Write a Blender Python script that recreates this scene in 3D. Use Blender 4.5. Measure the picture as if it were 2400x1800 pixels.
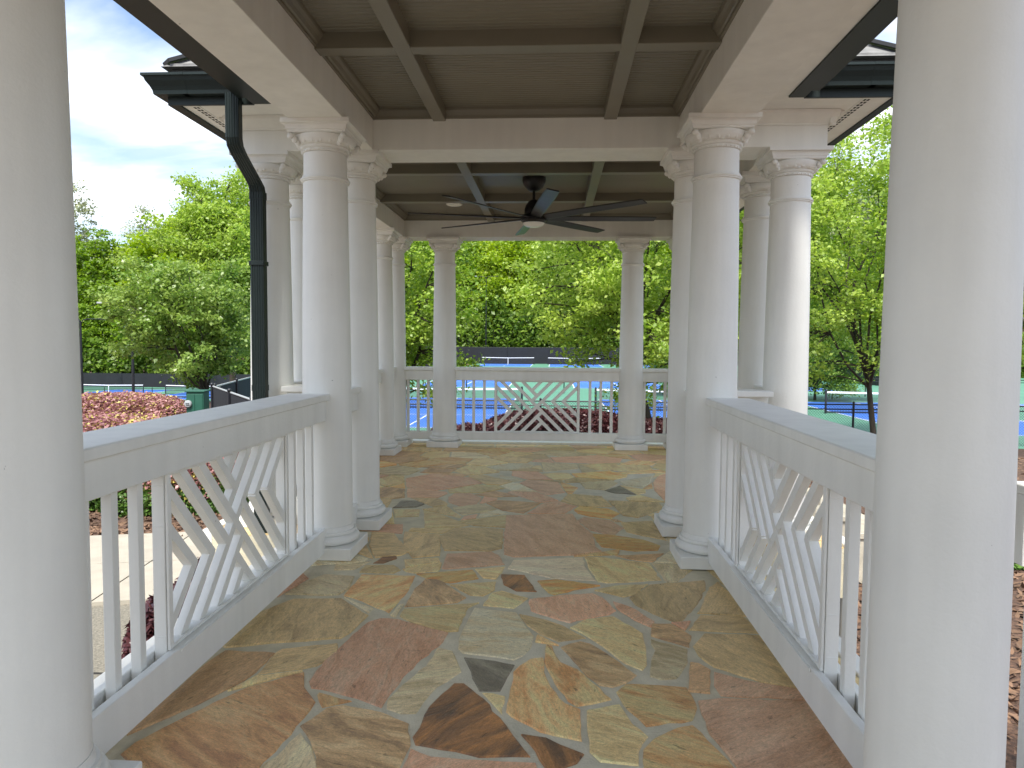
import bpy, bmesh, math, random
import numpy as np
from mathutils import Vector, Matrix

# ------------------------------------------------------------------ camera, sky, sun, exposure
scene = bpy.context.scene
for o in list(bpy.data.objects):
    bpy.data.objects.remove(o)
C = scene.collection
R = math.radians
EYE = 1.37

cam_d = bpy.data.cameras.new("camera"); cam = bpy.data.objects.new("camera", cam_d); C.objects.link(cam)
cam_d.sensor_width = 36.0; cam_d.lens = 36.0 * 1698.9 / 2400.0
cam_d.clip_start = 0.05; cam_d.clip_end = 1500
def cam_matrix(yaw, pitch, roll):
    cy, sy = math.cos(yaw), math.sin(yaw)
    F = Vector((-sy, cy, 0)); X = Vector((cy, sy, 0)); U = Vector((0, 0, 1))
    cp, sp = math.cos(pitch), math.sin(pitch)
    F2 = F * cp - U * sp; U2 = U * cp + F * sp
    cr, sr = math.cos(roll), math.sin(roll)
    X2 = X * cr + U2 * sr; U3 = U2 * cr - X * sr
    m = Matrix((( X2.x, U3.x, -F2.x, 0), (X2.y, U3.y, -F2.y, 0), (X2.z, U3.z, -F2.z, EYE), (0, 0, 0, 1)))
    return m
cam.matrix_world = cam_matrix(0.0573, 0.0566, 0.0069)
scene.camera = cam

SUN_EL, SUN_AZ = R(58), R(-176)          # azimuth measured from +Y towards +X
w = bpy.data.worlds.new("World"); scene.world = w; w.use_nodes = True
nt = w.node_tree; nt.nodes.clear()
def wn(t, **k):
    n = nt.nodes.new(t)
    for a, v in k.items(): setattr(n, a, v)
    return n
out = wn('ShaderNodeOutputWorld'); bg = wn('ShaderNodeBackground'); bg.inputs['Strength'].default_value = 0.115
sky = wn('ShaderNodeTexSky'); sky.sky_type = 'NISHITA'; sky.sun_disc = False
sky.sun_elevation = SUN_EL; sky.sun_rotation = SUN_AZ; sky.air_density = 1.0; sky.dust_density = 1.2; sky.ozone_density = 1.5
tc = wn('ShaderNodeTexCoord'); sep = wn('ShaderNodeSeparateXYZ')
nt.links.new(tc.outputs['Generated'], sep.inputs[0])
zc = wn('ShaderNodeMath', operation='MAXIMUM'); zc.inputs[1].default_value = 0.0; nt.links.new(sep.outputs['Z'], zc.inputs[0])
za = wn('ShaderNodeMath', operation='ADD'); za.inputs[1].default_value = 0.22; nt.links.new(zc.outputs[0], za.inputs[0])
dx = wn('ShaderNodeMath', operation='DIVIDE'); dy = wn('ShaderNodeMath', operation='DIVIDE')
nt.links.new(sep.outputs['X'], dx.inputs[0]); nt.links.new(za.outputs[0], dx.inputs[1])
nt.links.new(sep.outputs['Y'], dy.inputs[0]); nt.links.new(za.outputs[0], dy.inputs[1])
cmb = wn('ShaderNodeCombineXYZ'); nt.links.new(dx.outputs[0], cmb.inputs[0]); nt.links.new(dy.outputs[0], cmb.inputs[1])
mp = wn('ShaderNodeMapping'); mp.inputs['Rotation'].default_value = (0, 0, 0.5); mp.inputs['Location'].default_value = (3.1, 1.7, 0); mp.inputs['Scale'].default_value = (0.75, 1.35, 1)
nt.links.new(cmb.outputs[0], mp.inputs[0])
nz = wn('ShaderNodeTexNoise'); nz.inputs['Scale'].default_value = 1.15; nz.inputs['Detail'].default_value = 7; nz.inputs['Roughness'].default_value = 0.52; nz.inputs['Distortion'].default_value = 0.35
nt.links.new(mp.outputs[0], nz.inputs['Vector'])
cr_ = wn('ShaderNodeValToRGB'); cr_.color_ramp.elements[0].position = 0.41; cr_.color_ramp.elements[1].position = 0.64
cr_.color_ramp.elements[0].color = (0.05, 0.05, 0.05, 1)
nt.links.new(nz.outputs['Fac'], cr_.inputs[0])
skyc = wn('ShaderNodeMix', data_type='RGBA', blend_type='MULTIPLY'); skyc.inputs[0].default_value = 1.0
skyc.inputs[7].default_value = (1.0, 1.0, 1.0, 1)
nt.links.new(sky.outputs[0], skyc.inputs[6])
mx = wn('ShaderNodeMix', data_type='RGBA'); mx.inputs[7].default_value = (7.3, 7.4, 7.6, 1)
nz2 = wn('ShaderNodeTexNoise'); nz2.inputs['Scale'].default_value = 2.3; nz2.inputs['Detail'].default_value = 6; nz2.inputs['Roughness'].default_value = 0.5; nz2.inputs['Distortion'].default_value = 0.3
nt.links.new(mp.outputs[0], nz2.inputs['Vector'])
cc_ = wn('ShaderNodeValToRGB'); cc_.color_ramp.elements[0].position = 0.42; cc_.color_ramp.elements[1].position = 0.58
cc_.color_ramp.elements[0].color = (0.40, 0.475, 0.61, 1); cc_.color_ramp.elements[1].color = (0.86, 0.87, 0.89, 1)
nt.links.new(nz2.outputs['Fac'], cc_.inputs[0])
csc = wn('ShaderNodeVectorMath', operation='SCALE'); csc.inputs['Scale'].default_value = 8.8
nt.links.new(cc_.outputs[0], csc.inputs[0]); nt.links.new(csc.outputs[0], mx.inputs[7])
nt.links.new(cr_.outputs[0], mx.inputs[0]); nt.links.new(skyc.outputs[2], mx.inputs[6])
nt.links.new(mx.outputs[2], bg.inputs[0]); nt.links.new(bg.outputs[0], out.inputs[0])

sd = bpy.data.lights.new("sun", 'SUN'); sd.energy = 3.1; sd.angle = R(12); sd.color = (1.0, 0.95, 0.86)
sun = bpy.data.objects.new("sun", sd); C.objects.link(sun)
sdir = Vector((math.sin(SUN_AZ) * math.cos(SUN_EL), math.cos(SUN_AZ) * math.cos(SUN_EL), math.sin(SUN_EL)))
sun.rotation_euler = sdir.to_track_quat('Z', 'Y').to_euler()
sun.location = (0, 0, 30)

scene.render.engine = 'CYCLES'
vs = scene.view_settings
vs.view_transform = 'Standard'; vs.look = 'None'; vs.gamma = 1.0; vs.use_curve_mapping = False
vs.exposure = 1.13
scene.cycles.max_bounces = 10; scene.cycles.diffuse_bounces = 5; scene.cycles.transparent_max_bounces = 16

# ------------------------------------------------------------------ materials
def mat(name, col, rough=0.6, var=0.0, scale=6.0, bump=0.0, bscale=60.0, metal=0.0, spec=None, col2=None, detail=6, stretch=None, coat=0.0):
    m = bpy.data.materials.new(name); m.use_nodes = True
    t = m.node_tree; b = t.nodes['Principled BSDF']
    b.inputs['Base Color'].default_value = (*col, 1); b.inputs['Roughness'].default_value = rough
    b.inputs['Metallic'].default_value = metal
    if spec is not None: b.inputs['Specular IOR Level'].default_value = spec
    tcn = t.nodes.new('ShaderNodeTexCoord'); src = tcn.outputs['Object']
    if stretch:
        mpn = t.nodes.new('ShaderNodeMapping'); mpn.inputs['Scale'].default_value = stretch
        t.links.new(src, mpn.inputs[0]); src = mpn.outputs[0]
    if var > 0 or col2:
        n = t.nodes.new('ShaderNodeTexNoise'); n.inputs['Scale'].default_value = scale; n.inputs['Detail'].default_value = detail
        n.inputs['Roughness'].default_value = 0.6
        t.links.new(src, n.inputs['Vector'])
        c2 = col2 if col2 else tuple(c * (1 - var) for c in col)
        cr = t.nodes.new('ShaderNodeValToRGB'); cr.color_ramp.elements[0].position = 0.36; cr.color_ramp.elements[1].position = 0.64
        cr.color_ramp.elements[0].color = (*c2, 1); cr.color_ramp.elements[1].color = (*col, 1)
        t.links.new(n.outputs['Fac'], cr.inputs[0]); t.links.new(cr.outputs[0], b.inputs['Base Color'])
    if bump > 0:
        n2 = t.nodes.new('ShaderNodeTexNoise'); n2.inputs['Scale'].default_value = bscale; n2.inputs['Detail'].default_value = 5
        t.links.new(src, n2.inputs['Vector'])
        bp = t.nodes.new('ShaderNodeBump'); bp.inputs['Strength'].default_value = bump; bp.inputs['Distance'].default_value = 0.01
        t.links.new(n2.outputs['Fac'], bp.inputs['Height']); t.links.new(bp.outputs[0], b.inputs['Normal'])
    return m

def stone_mat(name, c1, c2, c3, rough=0.42):
    """natural flagstone: streaked, mottled, slightly cleft; every stone gets its own offset and bedding direction"""
    m = bpy.data.materials.new(name); m.use_nodes = True
    t = m.node_tree; L = t.links; b = t.nodes['Principled BSDF']
    geo = t.nodes.new('ShaderNodeNewGeometry'); oi = t.nodes.new('ShaderNodeObjectInfo')
    rv = t.nodes.new('ShaderNodeMath'); rv.operation = 'MULTIPLY'; rv.inputs[1].default_value = 37.0; L.new(oi.outputs['Random'], rv.inputs[0])
    rot = t.nodes.new('ShaderNodeVectorRotate'); rot.rotation_type = 'Z_AXIS'
    L.new(geo.outputs['Position'], rot.inputs['Vector']); L.new(rv.outputs[0], rot.inputs['Angle'])
    add = t.nodes.new('ShaderNodeVectorMath'); add.operation = 'ADD'
    cx = t.nodes.new('ShaderNodeCombineXYZ'); L.new(rv.outputs[0], cx.inputs[0]); L.new(rv.outputs[0], cx.inputs[2])
    L.new(rot.outputs[0], add.inputs[0]); L.new(cx.outputs[0], add.inputs[1])
    st = t.nodes.new('ShaderNodeMapping'); st.inputs['Scale'].default_value = (1.0, 3.2, 1.0); L.new(add.outputs[0], st.inputs[0])
    n1 = t.nodes.new('ShaderNodeTexNoise'); n1.inputs['Scale'].default_value = 3.4; n1.inputs['Detail'].default_value = 12; n1.inputs['Roughness'].default_value = 0.62; n1.inputs['Distortion'].default_value = 0.9
    L.new(st.outputs[0], n1.inputs['Vector'])
    r1 = t.nodes.new('ShaderNodeValToRGB'); e = r1.color_ramp.elements
    e[0].position = 0.37; e[0].color = (*c2, 1); e[1].position = 0.63; e[1].color = (*c3, 1)
    k = e.new(0.5); k.color = (*c1, 1)
    L.new(n1.outputs['Fac'], r1.inputs[0])
    n2 = t.nodes.new('ShaderNodeTexNoise'); n2.inputs['Scale'].default_value = 34; n2.inputs['Detail'].default_value = 6; n2.inputs['Roughness'].default_value = 0.7
    L.new(st.outputs[0], n2.inputs['Vector'])
    mr = t.nodes.new('ShaderNodeMapRange'); mr.inputs[1].default_value = 0.3; mr.inputs[2].default_value = 0.7; mr.inputs[3].default_value = 0.74; mr.inputs[4].default_value = 1.16
    L.new(n2.outputs['Fac'], mr.inputs[0])
    # per-stone lightness
    mr2 = t.nodes.new('ShaderNodeMapRange'); mr2.inputs[3].default_value = 0.84; mr2.inputs[4].default_value = 1.16
    L.new(oi.outputs['Random'], mr2.inputs[0])
    mu = t.nodes.new('ShaderNodeMath'); mu.operation = 'MULTIPLY'; L.new(mr.outputs[0], mu.inputs[0]); L.new(mr2.outputs[0], mu.inputs[1])
    # sparse dark pits
    n3 = t.nodes.new('ShaderNodeTexNoise'); n3.inputs['Scale'].default_value = 15; n3.inputs['Detail'].default_value = 3
    L.new(st.outputs[0], n3.inputs['Vector'])
    mr3 = t.nodes.new('ShaderNodeMapRange'); mr3.inputs[1].default_value = 0.27; mr3.inputs[2].default_value = 0.33; mr3.inputs[3].default_value = 0.55; mr3.inputs[4].default_value = 1.0
    L.new(n3.outputs['Fac'], mr3.inputs[0])
    mu2 = t.nodes.new('ShaderNodeMath'); mu2.operation = 'MULTIPLY'; L.new(mu.outputs[0], mu2.inputs[0]); L.new(mr3.outputs[0], mu2.inputs[1])
    vm = t.nodes.new('ShaderNodeVectorMath'); vm.operation = 'SCALE'; L.new(r1.outputs[0], vm.inputs[0]); L.new(mu2.outputs[0], vm.inputs['Scale'])
    # terraced cleft layers, a thin dark line along every layer edge
    n4 = t.nodes.new('ShaderNodeTexNoise'); n4.inputs['Scale'].default_value = 1.9; n4.inputs['Detail'].default_value = 9; n4.inputs['Roughness'].default_value = 0.6; n4.inputs['Distortion'].default_value = 0.6
    L.new(st.outputs[0], n4.inputs['Vector'])
    sn = t.nodes.new('ShaderNodeMath'); sn.operation = 'SNAP'; sn.inputs[1].default_value = 0.085; L.new(n4.outputs['Fac'], sn.inputs[0])
    df = t.nodes.new('ShaderNodeMath'); df.operation = 'SUBTRACT'; L.new(n4.outputs['Fac'], df.inputs[0]); L.new(sn.outputs[0], df.inputs[1])
    mr4 = t.nodes.new('ShaderNodeMapRange'); mr4.inputs[1].default_value = 0.0; mr4.inputs[2].default_value = 0.006; mr4.inputs[3].default_value = 0.62; mr4.inputs[4].default_value = 1.0
    L.new(df.outputs[0], mr4.inputs[0])
    vm2 = t.nodes.new('ShaderNodeVectorMath'); vm2.operation = 'SCALE'; L.new(vm.outputs[0], vm2.inputs[0]); L.new(mr4.outputs[0], vm2.inputs['Scale'])
    n5 = t.nodes.new('ShaderNodeTexNoise'); n5.inputs['Scale'].default_value = 170; n5.inputs['Detail'].default_value = 3; n5.inputs['Roughness'].default_value = 0.7
    L.new(geo.outputs['Position'], n5.inputs['Vector'])
    mr5 = t.nodes.new('ShaderNodeMapRange'); mr5.inputs[1].default_value = 0.3; mr5.inputs[2].default_value = 0.7; mr5.inputs[3].default_value = 0.78; mr5.inputs[4].default_value = 1.15; L.new(n5.outputs['Fac'], mr5.inputs[0])
    vm3 = t.nodes.new('ShaderNodeVectorMath'); vm3.operation = 'SCALE'; L.new(vm2.outputs[0], vm3.inputs[0]); L.new(mr5.outputs[0], vm3.inputs['Scale'])
    L.new(vm3.outputs[0], b.inputs['Base Color'])
    b.inputs['Roughness'].default_value = rough; b.inputs['Specular IOR Level'].default_value = 0.42
    # cleft relief: layered bedding + grain
    ad = t.nodes.new('ShaderNodeMath'); ad.operation = 'MULTIPLY_ADD'; ad.inputs[1].default_value = 0.25; L.new(n2.outputs['Fac'], ad.inputs[0]); L.new(n1.outputs['Fac'], ad.inputs[2])
    ad2 = t.nodes.new('ShaderNodeMath'); ad2.operation = 'MULTIPLY_ADD'; ad2.inputs[1].default_value = 0.35; L.new(mr3.outputs[0], ad2.inputs[0]); L.new(ad.outputs[0], ad2.inputs[2])
    ad3 = t.nodes.new('ShaderNodeMath'); ad3.operation = 'MULTIPLY_ADD'; ad3.inputs[1].default_value = 2.6; L.new(sn.outputs[0], ad3.inputs[0]); L.new(ad2.outputs[0], ad3.inputs[2]); ad2 = ad3
    bp = t.nodes.new('ShaderNodeBump'); bp.inputs['Strength'].default_value = 0.75; bp.inputs['Distance'].default_value = 0.014
    L.new(ad2.outputs[0], bp.inputs['Height']); L.new(bp.outputs[0], b.inputs['Normal'])
    return m

def leaf_mat(name, c1, c2, rough=0.45, trans=0.35, ctr=None):
    m = bpy.data.materials.new(name); m.use_nodes = True
    t = m.node_tree; L = t.links; b = t.nodes['Principled BSDF']
    geo = t.nodes.new('ShaderNodeNewGeometry'); oi = t.nodes.new('ShaderNodeObjectInfo')
    tcn = t.nodes.new('ShaderNodeTexCoord')
    n = t.nodes.new('ShaderNodeTexNoise'); n.inputs['Scale'].default_value = 0.9; n.inputs['Detail'].default_value = 3
    L.new(tcn.outputs['Object'], n.inputs['Vector'])
    a = t.nodes.new('ShaderNodeMath'); a.operation = 'MULTIPLY_ADD'; a.inputs[1].default_value = 0.55; L.new(geo.outputs['Random Per Island'], a.inputs[0])
    a2 = t.nodes.new('ShaderNodeMath'); a2.operation = 'MULTIPLY_ADD'; a2.inputs[1].default_value = 1.5; a2.inputs[2].default_value = -0.62; L.new(n.outputs['Fac'], a2.inputs[0])
    L.new(a2.outputs[0], a.inputs[2])
    a3 = t.nodes.new('ShaderNodeMath'); a3.operation = 'MULTIPLY_ADD'; a3.inputs[1].default_value = 0.3; L.new(oi.outputs['Random'], a3.inputs[0]); L.new(a.outputs[0], a3.inputs[2])
    cr = t.nodes.new('ShaderNodeValToRGB'); cr.color_ramp.elements[0].color = (*c1, 1); cr.color_ramp.elements[1].color = (*c2, 1)
    L.new(a3.outputs[0], cr.inputs[0]); L.new(cr.outputs[0], b.inputs['Base Color'])
    b.inputs['Roughness'].default_value = rough
    tr = t.nodes.new('ShaderNodeBsdfTranslucent')
    hs = t.nodes.new('ShaderNodeHueSaturation'); hs.inputs['Saturation'].default_value = 1.1; hs.inputs['Value'].default_value = 1.5
    L.new(cr.outputs[0], hs.inputs['Color']); L.new(hs.outputs[0], tr.inputs['Color'])
    mxs = t.nodes.new('ShaderNodeMixShader'); mxs.inputs[0].default_value = trans
    L.new(b.outputs[0], mxs.inputs[1]); L.new(tr.outputs[0], mxs.inputs[2])
    L.new(mxs.outputs[0], t.nodes['Material Output'].inputs[0])
    return m

M = {}
def add_specks(m, base_socket='Base Color'):
    t = m.node_tree; L = t.links; b = t.nodes['Principled BSDF']; src = b.inputs['Base Color'].links[0].from_socket
    g = t.nodes.new('ShaderNodeNewGeometry')
    v = t.nodes.new('ShaderNodeTexNoise'); v.inputs['Scale'].default_value = 38; v.inputs['Detail'].default_value = 2; L.new(g.outputs['Position'], v.inputs['Vector'])
    k = t.nodes.new('ShaderNodeMapRange'); k.inputs[1].default_value = 0.195; k.inputs[2].default_value = 0.21; k.inputs[3].default_value = 0.45; k.inputs[4].default_value = 1.0; L.new(v.outputs['Fac'], k.inputs[0])
    mp_ = t.nodes.new('ShaderNodeMapping'); mp_.inputs['Scale'].default_value = (9, 9, 0.8); L.new(g.outputs['Position'], mp_.inputs[0])
    v2 = t.nodes.new('ShaderNodeTexNoise'); v2.inputs['Scale'].default_value = 1.2; v2.inputs['Detail'].default_value = 6; L.new(mp_.outputs[0], v2.inputs['Vector'])
    k2 = t.nodes.new('ShaderNodeMapRange'); k2.inputs[1].default_value = 0.3; k2.inputs[2].default_value = 0.7; k2.inputs[3].default_value = 0.94; k2.inputs[4].default_value = 1.02; L.new(v2.outputs['Fac'], k2.inputs[0])
    mm = t.nodes.new('ShaderNodeMath'); mm.operation = 'MULTIPLY'; L.new(k.outputs[0], mm.inputs[0]); L.new(k2.outputs[0], mm.inputs[1])
    s_ = t.nodes.new('ShaderNodeVectorMath'); s_.operation = 'SCALE'; L.new(src, s_.inputs[0]); L.new(mm.outputs[0], s_.inputs['Scale']); L.new(s_.outputs[0], b.inputs['Base Color'])
M['white'] = mat('white_paint', (0.84, 0.835, 0.785), 0.5, var=0.07, scale=1.6, bump=0.12, bscale=70)
M['trimwhite'] = mat('white_trim_paint', (0.84, 0.835, 0.775), 0.5, var=0.05, scale=2.0, bump=0.06, bscale=50)
add_specks(M['white']); add_specks(M['trimwhite'])
M['taupe'] = mat('taupe_ceiling_paint', (0.205, 0.187, 0.140), 0.40, var=0.08, scale=3.0, bump=0.05, bscale=60)
M['gutter'] = mat('dark_green_metal', (0.012, 0.021, 0.020), 0.45, var=0.2, scale=5, spec=0.3)
M['roof'] = mat('grey_shingle', (0.24, 0.24, 0.235), 0.7, var=0.35, scale=9, bump=0.3, bscale=40)
M['hipcap'] = mat('dark_hip_cap', (0.03, 0.03, 0.03), 0.5)
M['black'] = mat('matt_black_metal', (0.010, 0.010, 0.011), 0.38, var=0.1)
M['blade'] = mat('fan_blade_black', (0.018, 0.018, 0.019), 0.35, var=0.2, scale=20)
M['lens'] = mat('opal_lens', (0.86, 0.86, 0.82), 0.25)
M['vent'] = mat('vent_dark', (0.02, 0.018, 0.015), 0.8)
M['mortar'] = mat('mortar', (0.72, 0.655, 0.48), 0.85, var=0.25, scale=7, bump=0.5, bscale=120, col2=(0.58, 0.53, 0.385))
M['p'] = stone_mat('salmon_sandstone', (0.870, 0.505, 0.295), (0.760, 0.410, 0.230), (0.880, 0.580, 0.360))
M['m'] = stone_mat('rose_sandstone', (0.800, 0.490, 0.290), (0.680, 0.390, 0.220), (0.860, 0.560, 0.340))
M['t'] = stone_mat('tan_sandstone', (0.880, 0.575, 0.249), (0.755, 0.378, 0.144), (0.880, 0.697, 0.317))
M['c'] = stone_mat('cream_sandstone', (0.880, 0.658, 0.308), (0.735, 0.520, 0.233), (0.880, 0.759, 0.375))
M['w'] = stone_mat('pale_pitted_stone', (0.880, 0.752, 0.470), (0.806, 0.619, 0.332), (0.880, 0.790, 0.532))
M['o'] = stone_mat('olive_sandstone', (0.776, 0.564, 0.271), (0.587, 0.401, 0.191), (0.880, 0.631, 0.303))
M['g'] = stone_mat('green_grey_quartzite', (0.824, 0.652, 0.376), (0.630, 0.493, 0.254), (0.880, 0.759, 0.437))
M['l'] = stone_mat('pale_blue_grey_stone', (0.843, 0.687, 0.456), (0.718, 0.576, 0.373), (0.880, 0.772, 0.511))
M['b'] = stone_mat('dark_brown_stone', (0.356, 0.182, 0.081), (0.182, 0.112, 0.067), (0.582, 0.274, 0.099))
M['r'] = stone_mat('rust_streaked_stone', (0.818, 0.462, 0.202), (0.608, 0.310, 0.139), (0.868, 0.583, 0.279))
M['u'] = stone_mat('umber_mottled_stone', (0.706, 0.451, 0.216), (0.462, 0.290, 0.150), (0.869, 0.621, 0.319))
M['s'] = stone_mat('brown_tan_stone', (0.769, 0.476, 0.235), (0.624, 0.367, 0.178), (0.880, 0.570, 0.280))
M['k'] = stone_mat('charcoal_stone', (0.330, 0.285, 0.200), (0.240, 0.200, 0.140), (0.420, 0.360, 0.250))
M['y'] = stone_mat('golden_sandstone', (0.880, 0.548, 0.191), (0.854, 0.381, 0.114), (0.880, 0.689, 0.287))
M['concrete'] = mat('concrete', (0.42, 0.385, 0.315), 0.8, var=0.15, scale=4, bump=0.3, bscale=90)
M['aggregate'] = mat('exposed_aggregate', (0.27, 0.25, 0.20), 0.85, var=0.5, scale=60, bump=0.6, bscale=150)
M['step'] = mat('pale_step_stone', (0.52, 0.48, 0.39), 0.7, var=0.3, scale=6, bump=0.3, bscale=50)
M['bark'] = mat('bark', (0.06, 0.048, 0.036), 0.9, var=0.5, scale=12, bump=0.8, bscale=40, stretch=(1, 1, .25))
M['barkg'] = mat('grey_bark', (0.17, 0.155, 0.13), 0.9, var=0.5, scale=12, bump=0.6, bscale=40, stretch=(1, 1, .25))
M['soil'] = mat('mulch', (0.15, 0.085, 0.055), 0.95, col2=(0.05, 0.03, 0.022), scale=26, bump=1.0, bscale=70)
M['chip'] = mat('mulch_chip', (0.27, 0.165, 0.105), 0.9, var=0.6, scale=2)
M['grass'] = mat('grass_blade', (0.10, 0.20, 0.03), 0.7)
M['courtgreen'] = mat('green_court', (0.105, 0.28, 0.19), 0.55, var=0.15, scale=0.6, bump=0.1, bscale=200)
M['courtblue'] = mat('blue_court', (0.045, 0.165, 0.60), 0.55, var=0.12, scale=0.5, bump=0.1, bscale=200)
M['line'] = mat('court_line', (0.8, 0.82, 0.82), 0.6)
M['fence'] = mat('black_fence_paint', (0.010, 0.011, 0.016), 0.4)
M['mesh'] = mat('chain_link_vinyl', (0.02, 0.03, 0.035), 0.5)
M['screen'] = mat('navy_windscreen', (0.008, 0.010, 0.016), 0.8, var=0.3, scale=0.8)
M['screeng'] = mat('green_windscreen', (0.007, 0.014, 0.012), 0.8, var=0.3, scale=0.8)
M['tape'] = mat('white_net_tape', (0.82, 0.83, 0.84), 0.6)
M['utility'] = mat('green_utility_paint', (0.018, 0.10, 0.065), 0.45, var=0.15, scale=5)
M['brick'] = mat('red_brick', (0.30, 0.085, 0.06), 0.85, var=0.3, scale=8)
M['cedar'] = mat('stone_band', (0.62, 0.58, 0.55), 0.8)
M['steel'] = mat('weathered_aluminium', (0.45, 0.47, 0.48), 0.4, metal=0.3)
M['understory'] = None
M['leaf_bright'] = leaf_mat('bright_spring_leaf', (0.12, 0.25, 0.02), (0.46, 0.58, 0.12), trans=0.42)
M['leaf_mid'] = leaf_mat('mid_green_leaf', (0.06, 0.13, 0.018), (0.21, 0.32, 0.05), trans=0.4)
M['leaf_pear'] = leaf_mat('glossy_green_leaf', (0.11, 0.22, 0.03), (0.38, 0.48, 0.13), rough=0.35, trans=0.38)
M['leaf_forest'] = leaf_mat('forest_leaf', (0.085, 0.175, 0.016), (0.29, 0.42, 0.045), trans=0.4)
M['leaf_forest2'] = leaf_mat('yellow_forest_leaf', (0.14, 0.25, 0.014), (0.40, 0.51, 0.05), trans=0.42)
M['leaf_grey'] = leaf_mat('budding_grey_leaf', (0.20, 0.22, 0.13), (0.36, 0.40, 0.22), trans=0.3)
M['leaf_dark'] = leaf_mat('hedge_green_leaf', (0.045, 0.11, 0.02), (0.14, 0.24, 0.05), rough=0.35, trans=0.2)
M['leaf_pink'] = leaf_mat('pink_new_growth', (0.25, 0.10, 0.11), (0.46, 0.25, 0.235), rough=0.45, trans=0.2)
M['leaf_yel'] = leaf_mat('yellow_green_new_growth', (0.38, 0.33, 0.06), (0.60, 0.52, 0.16), rough=0.45, trans=0.2)
M['leaf_crimson'] = leaf_mat('crimson_leaf', (0.032, 0.010, 0.013), (0.11, 0.034, 0.038), rough=0.4, trans=0.12)
M['hedge_core'] = mat('hedge_inner_twigs', (0.035, 0.03, 0.02), 1.0, var=0.5, scale=9)

def nettrans(name, col, alpha):
    m = bpy.data.materials.new(name); m.use_nodes = True
    t = m.node_tree; b = t.nodes['Principled BSDF']; b.inputs['Base Color'].default_value = (*col, 1); b.inputs['Roughness'].default_value = 0.7
    b.inputs['Alpha'].default_value = alpha
    return m
M['netmesh'] = nettrans('black_net_mesh', (0.02, 0.02, 0.03), 0.32)

# ------------------------------------------------------------------ helpers
def link(o, parent=None):
    C.objects.link(o)
    if parent: o.parent = parent
    return o
def tag(o, label=None, cat=None, group=None, kind=None):
    if label: o['label'] = label
    if cat: o['category'] = cat
    if group: o['group'] = group
    if kind: o['kind'] = kind
    return o
def empty(name, loc=(0, 0, 0), rz=0.0, label=None, cat=None, group=None):
    o = bpy.data.objects.new(name, None); o.empty_display_size = 0.2
    o.location = loc; o.rotation_euler = (0, 0, rz); C.objects.link(o)
    return tag(o, label, cat, group)

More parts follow.
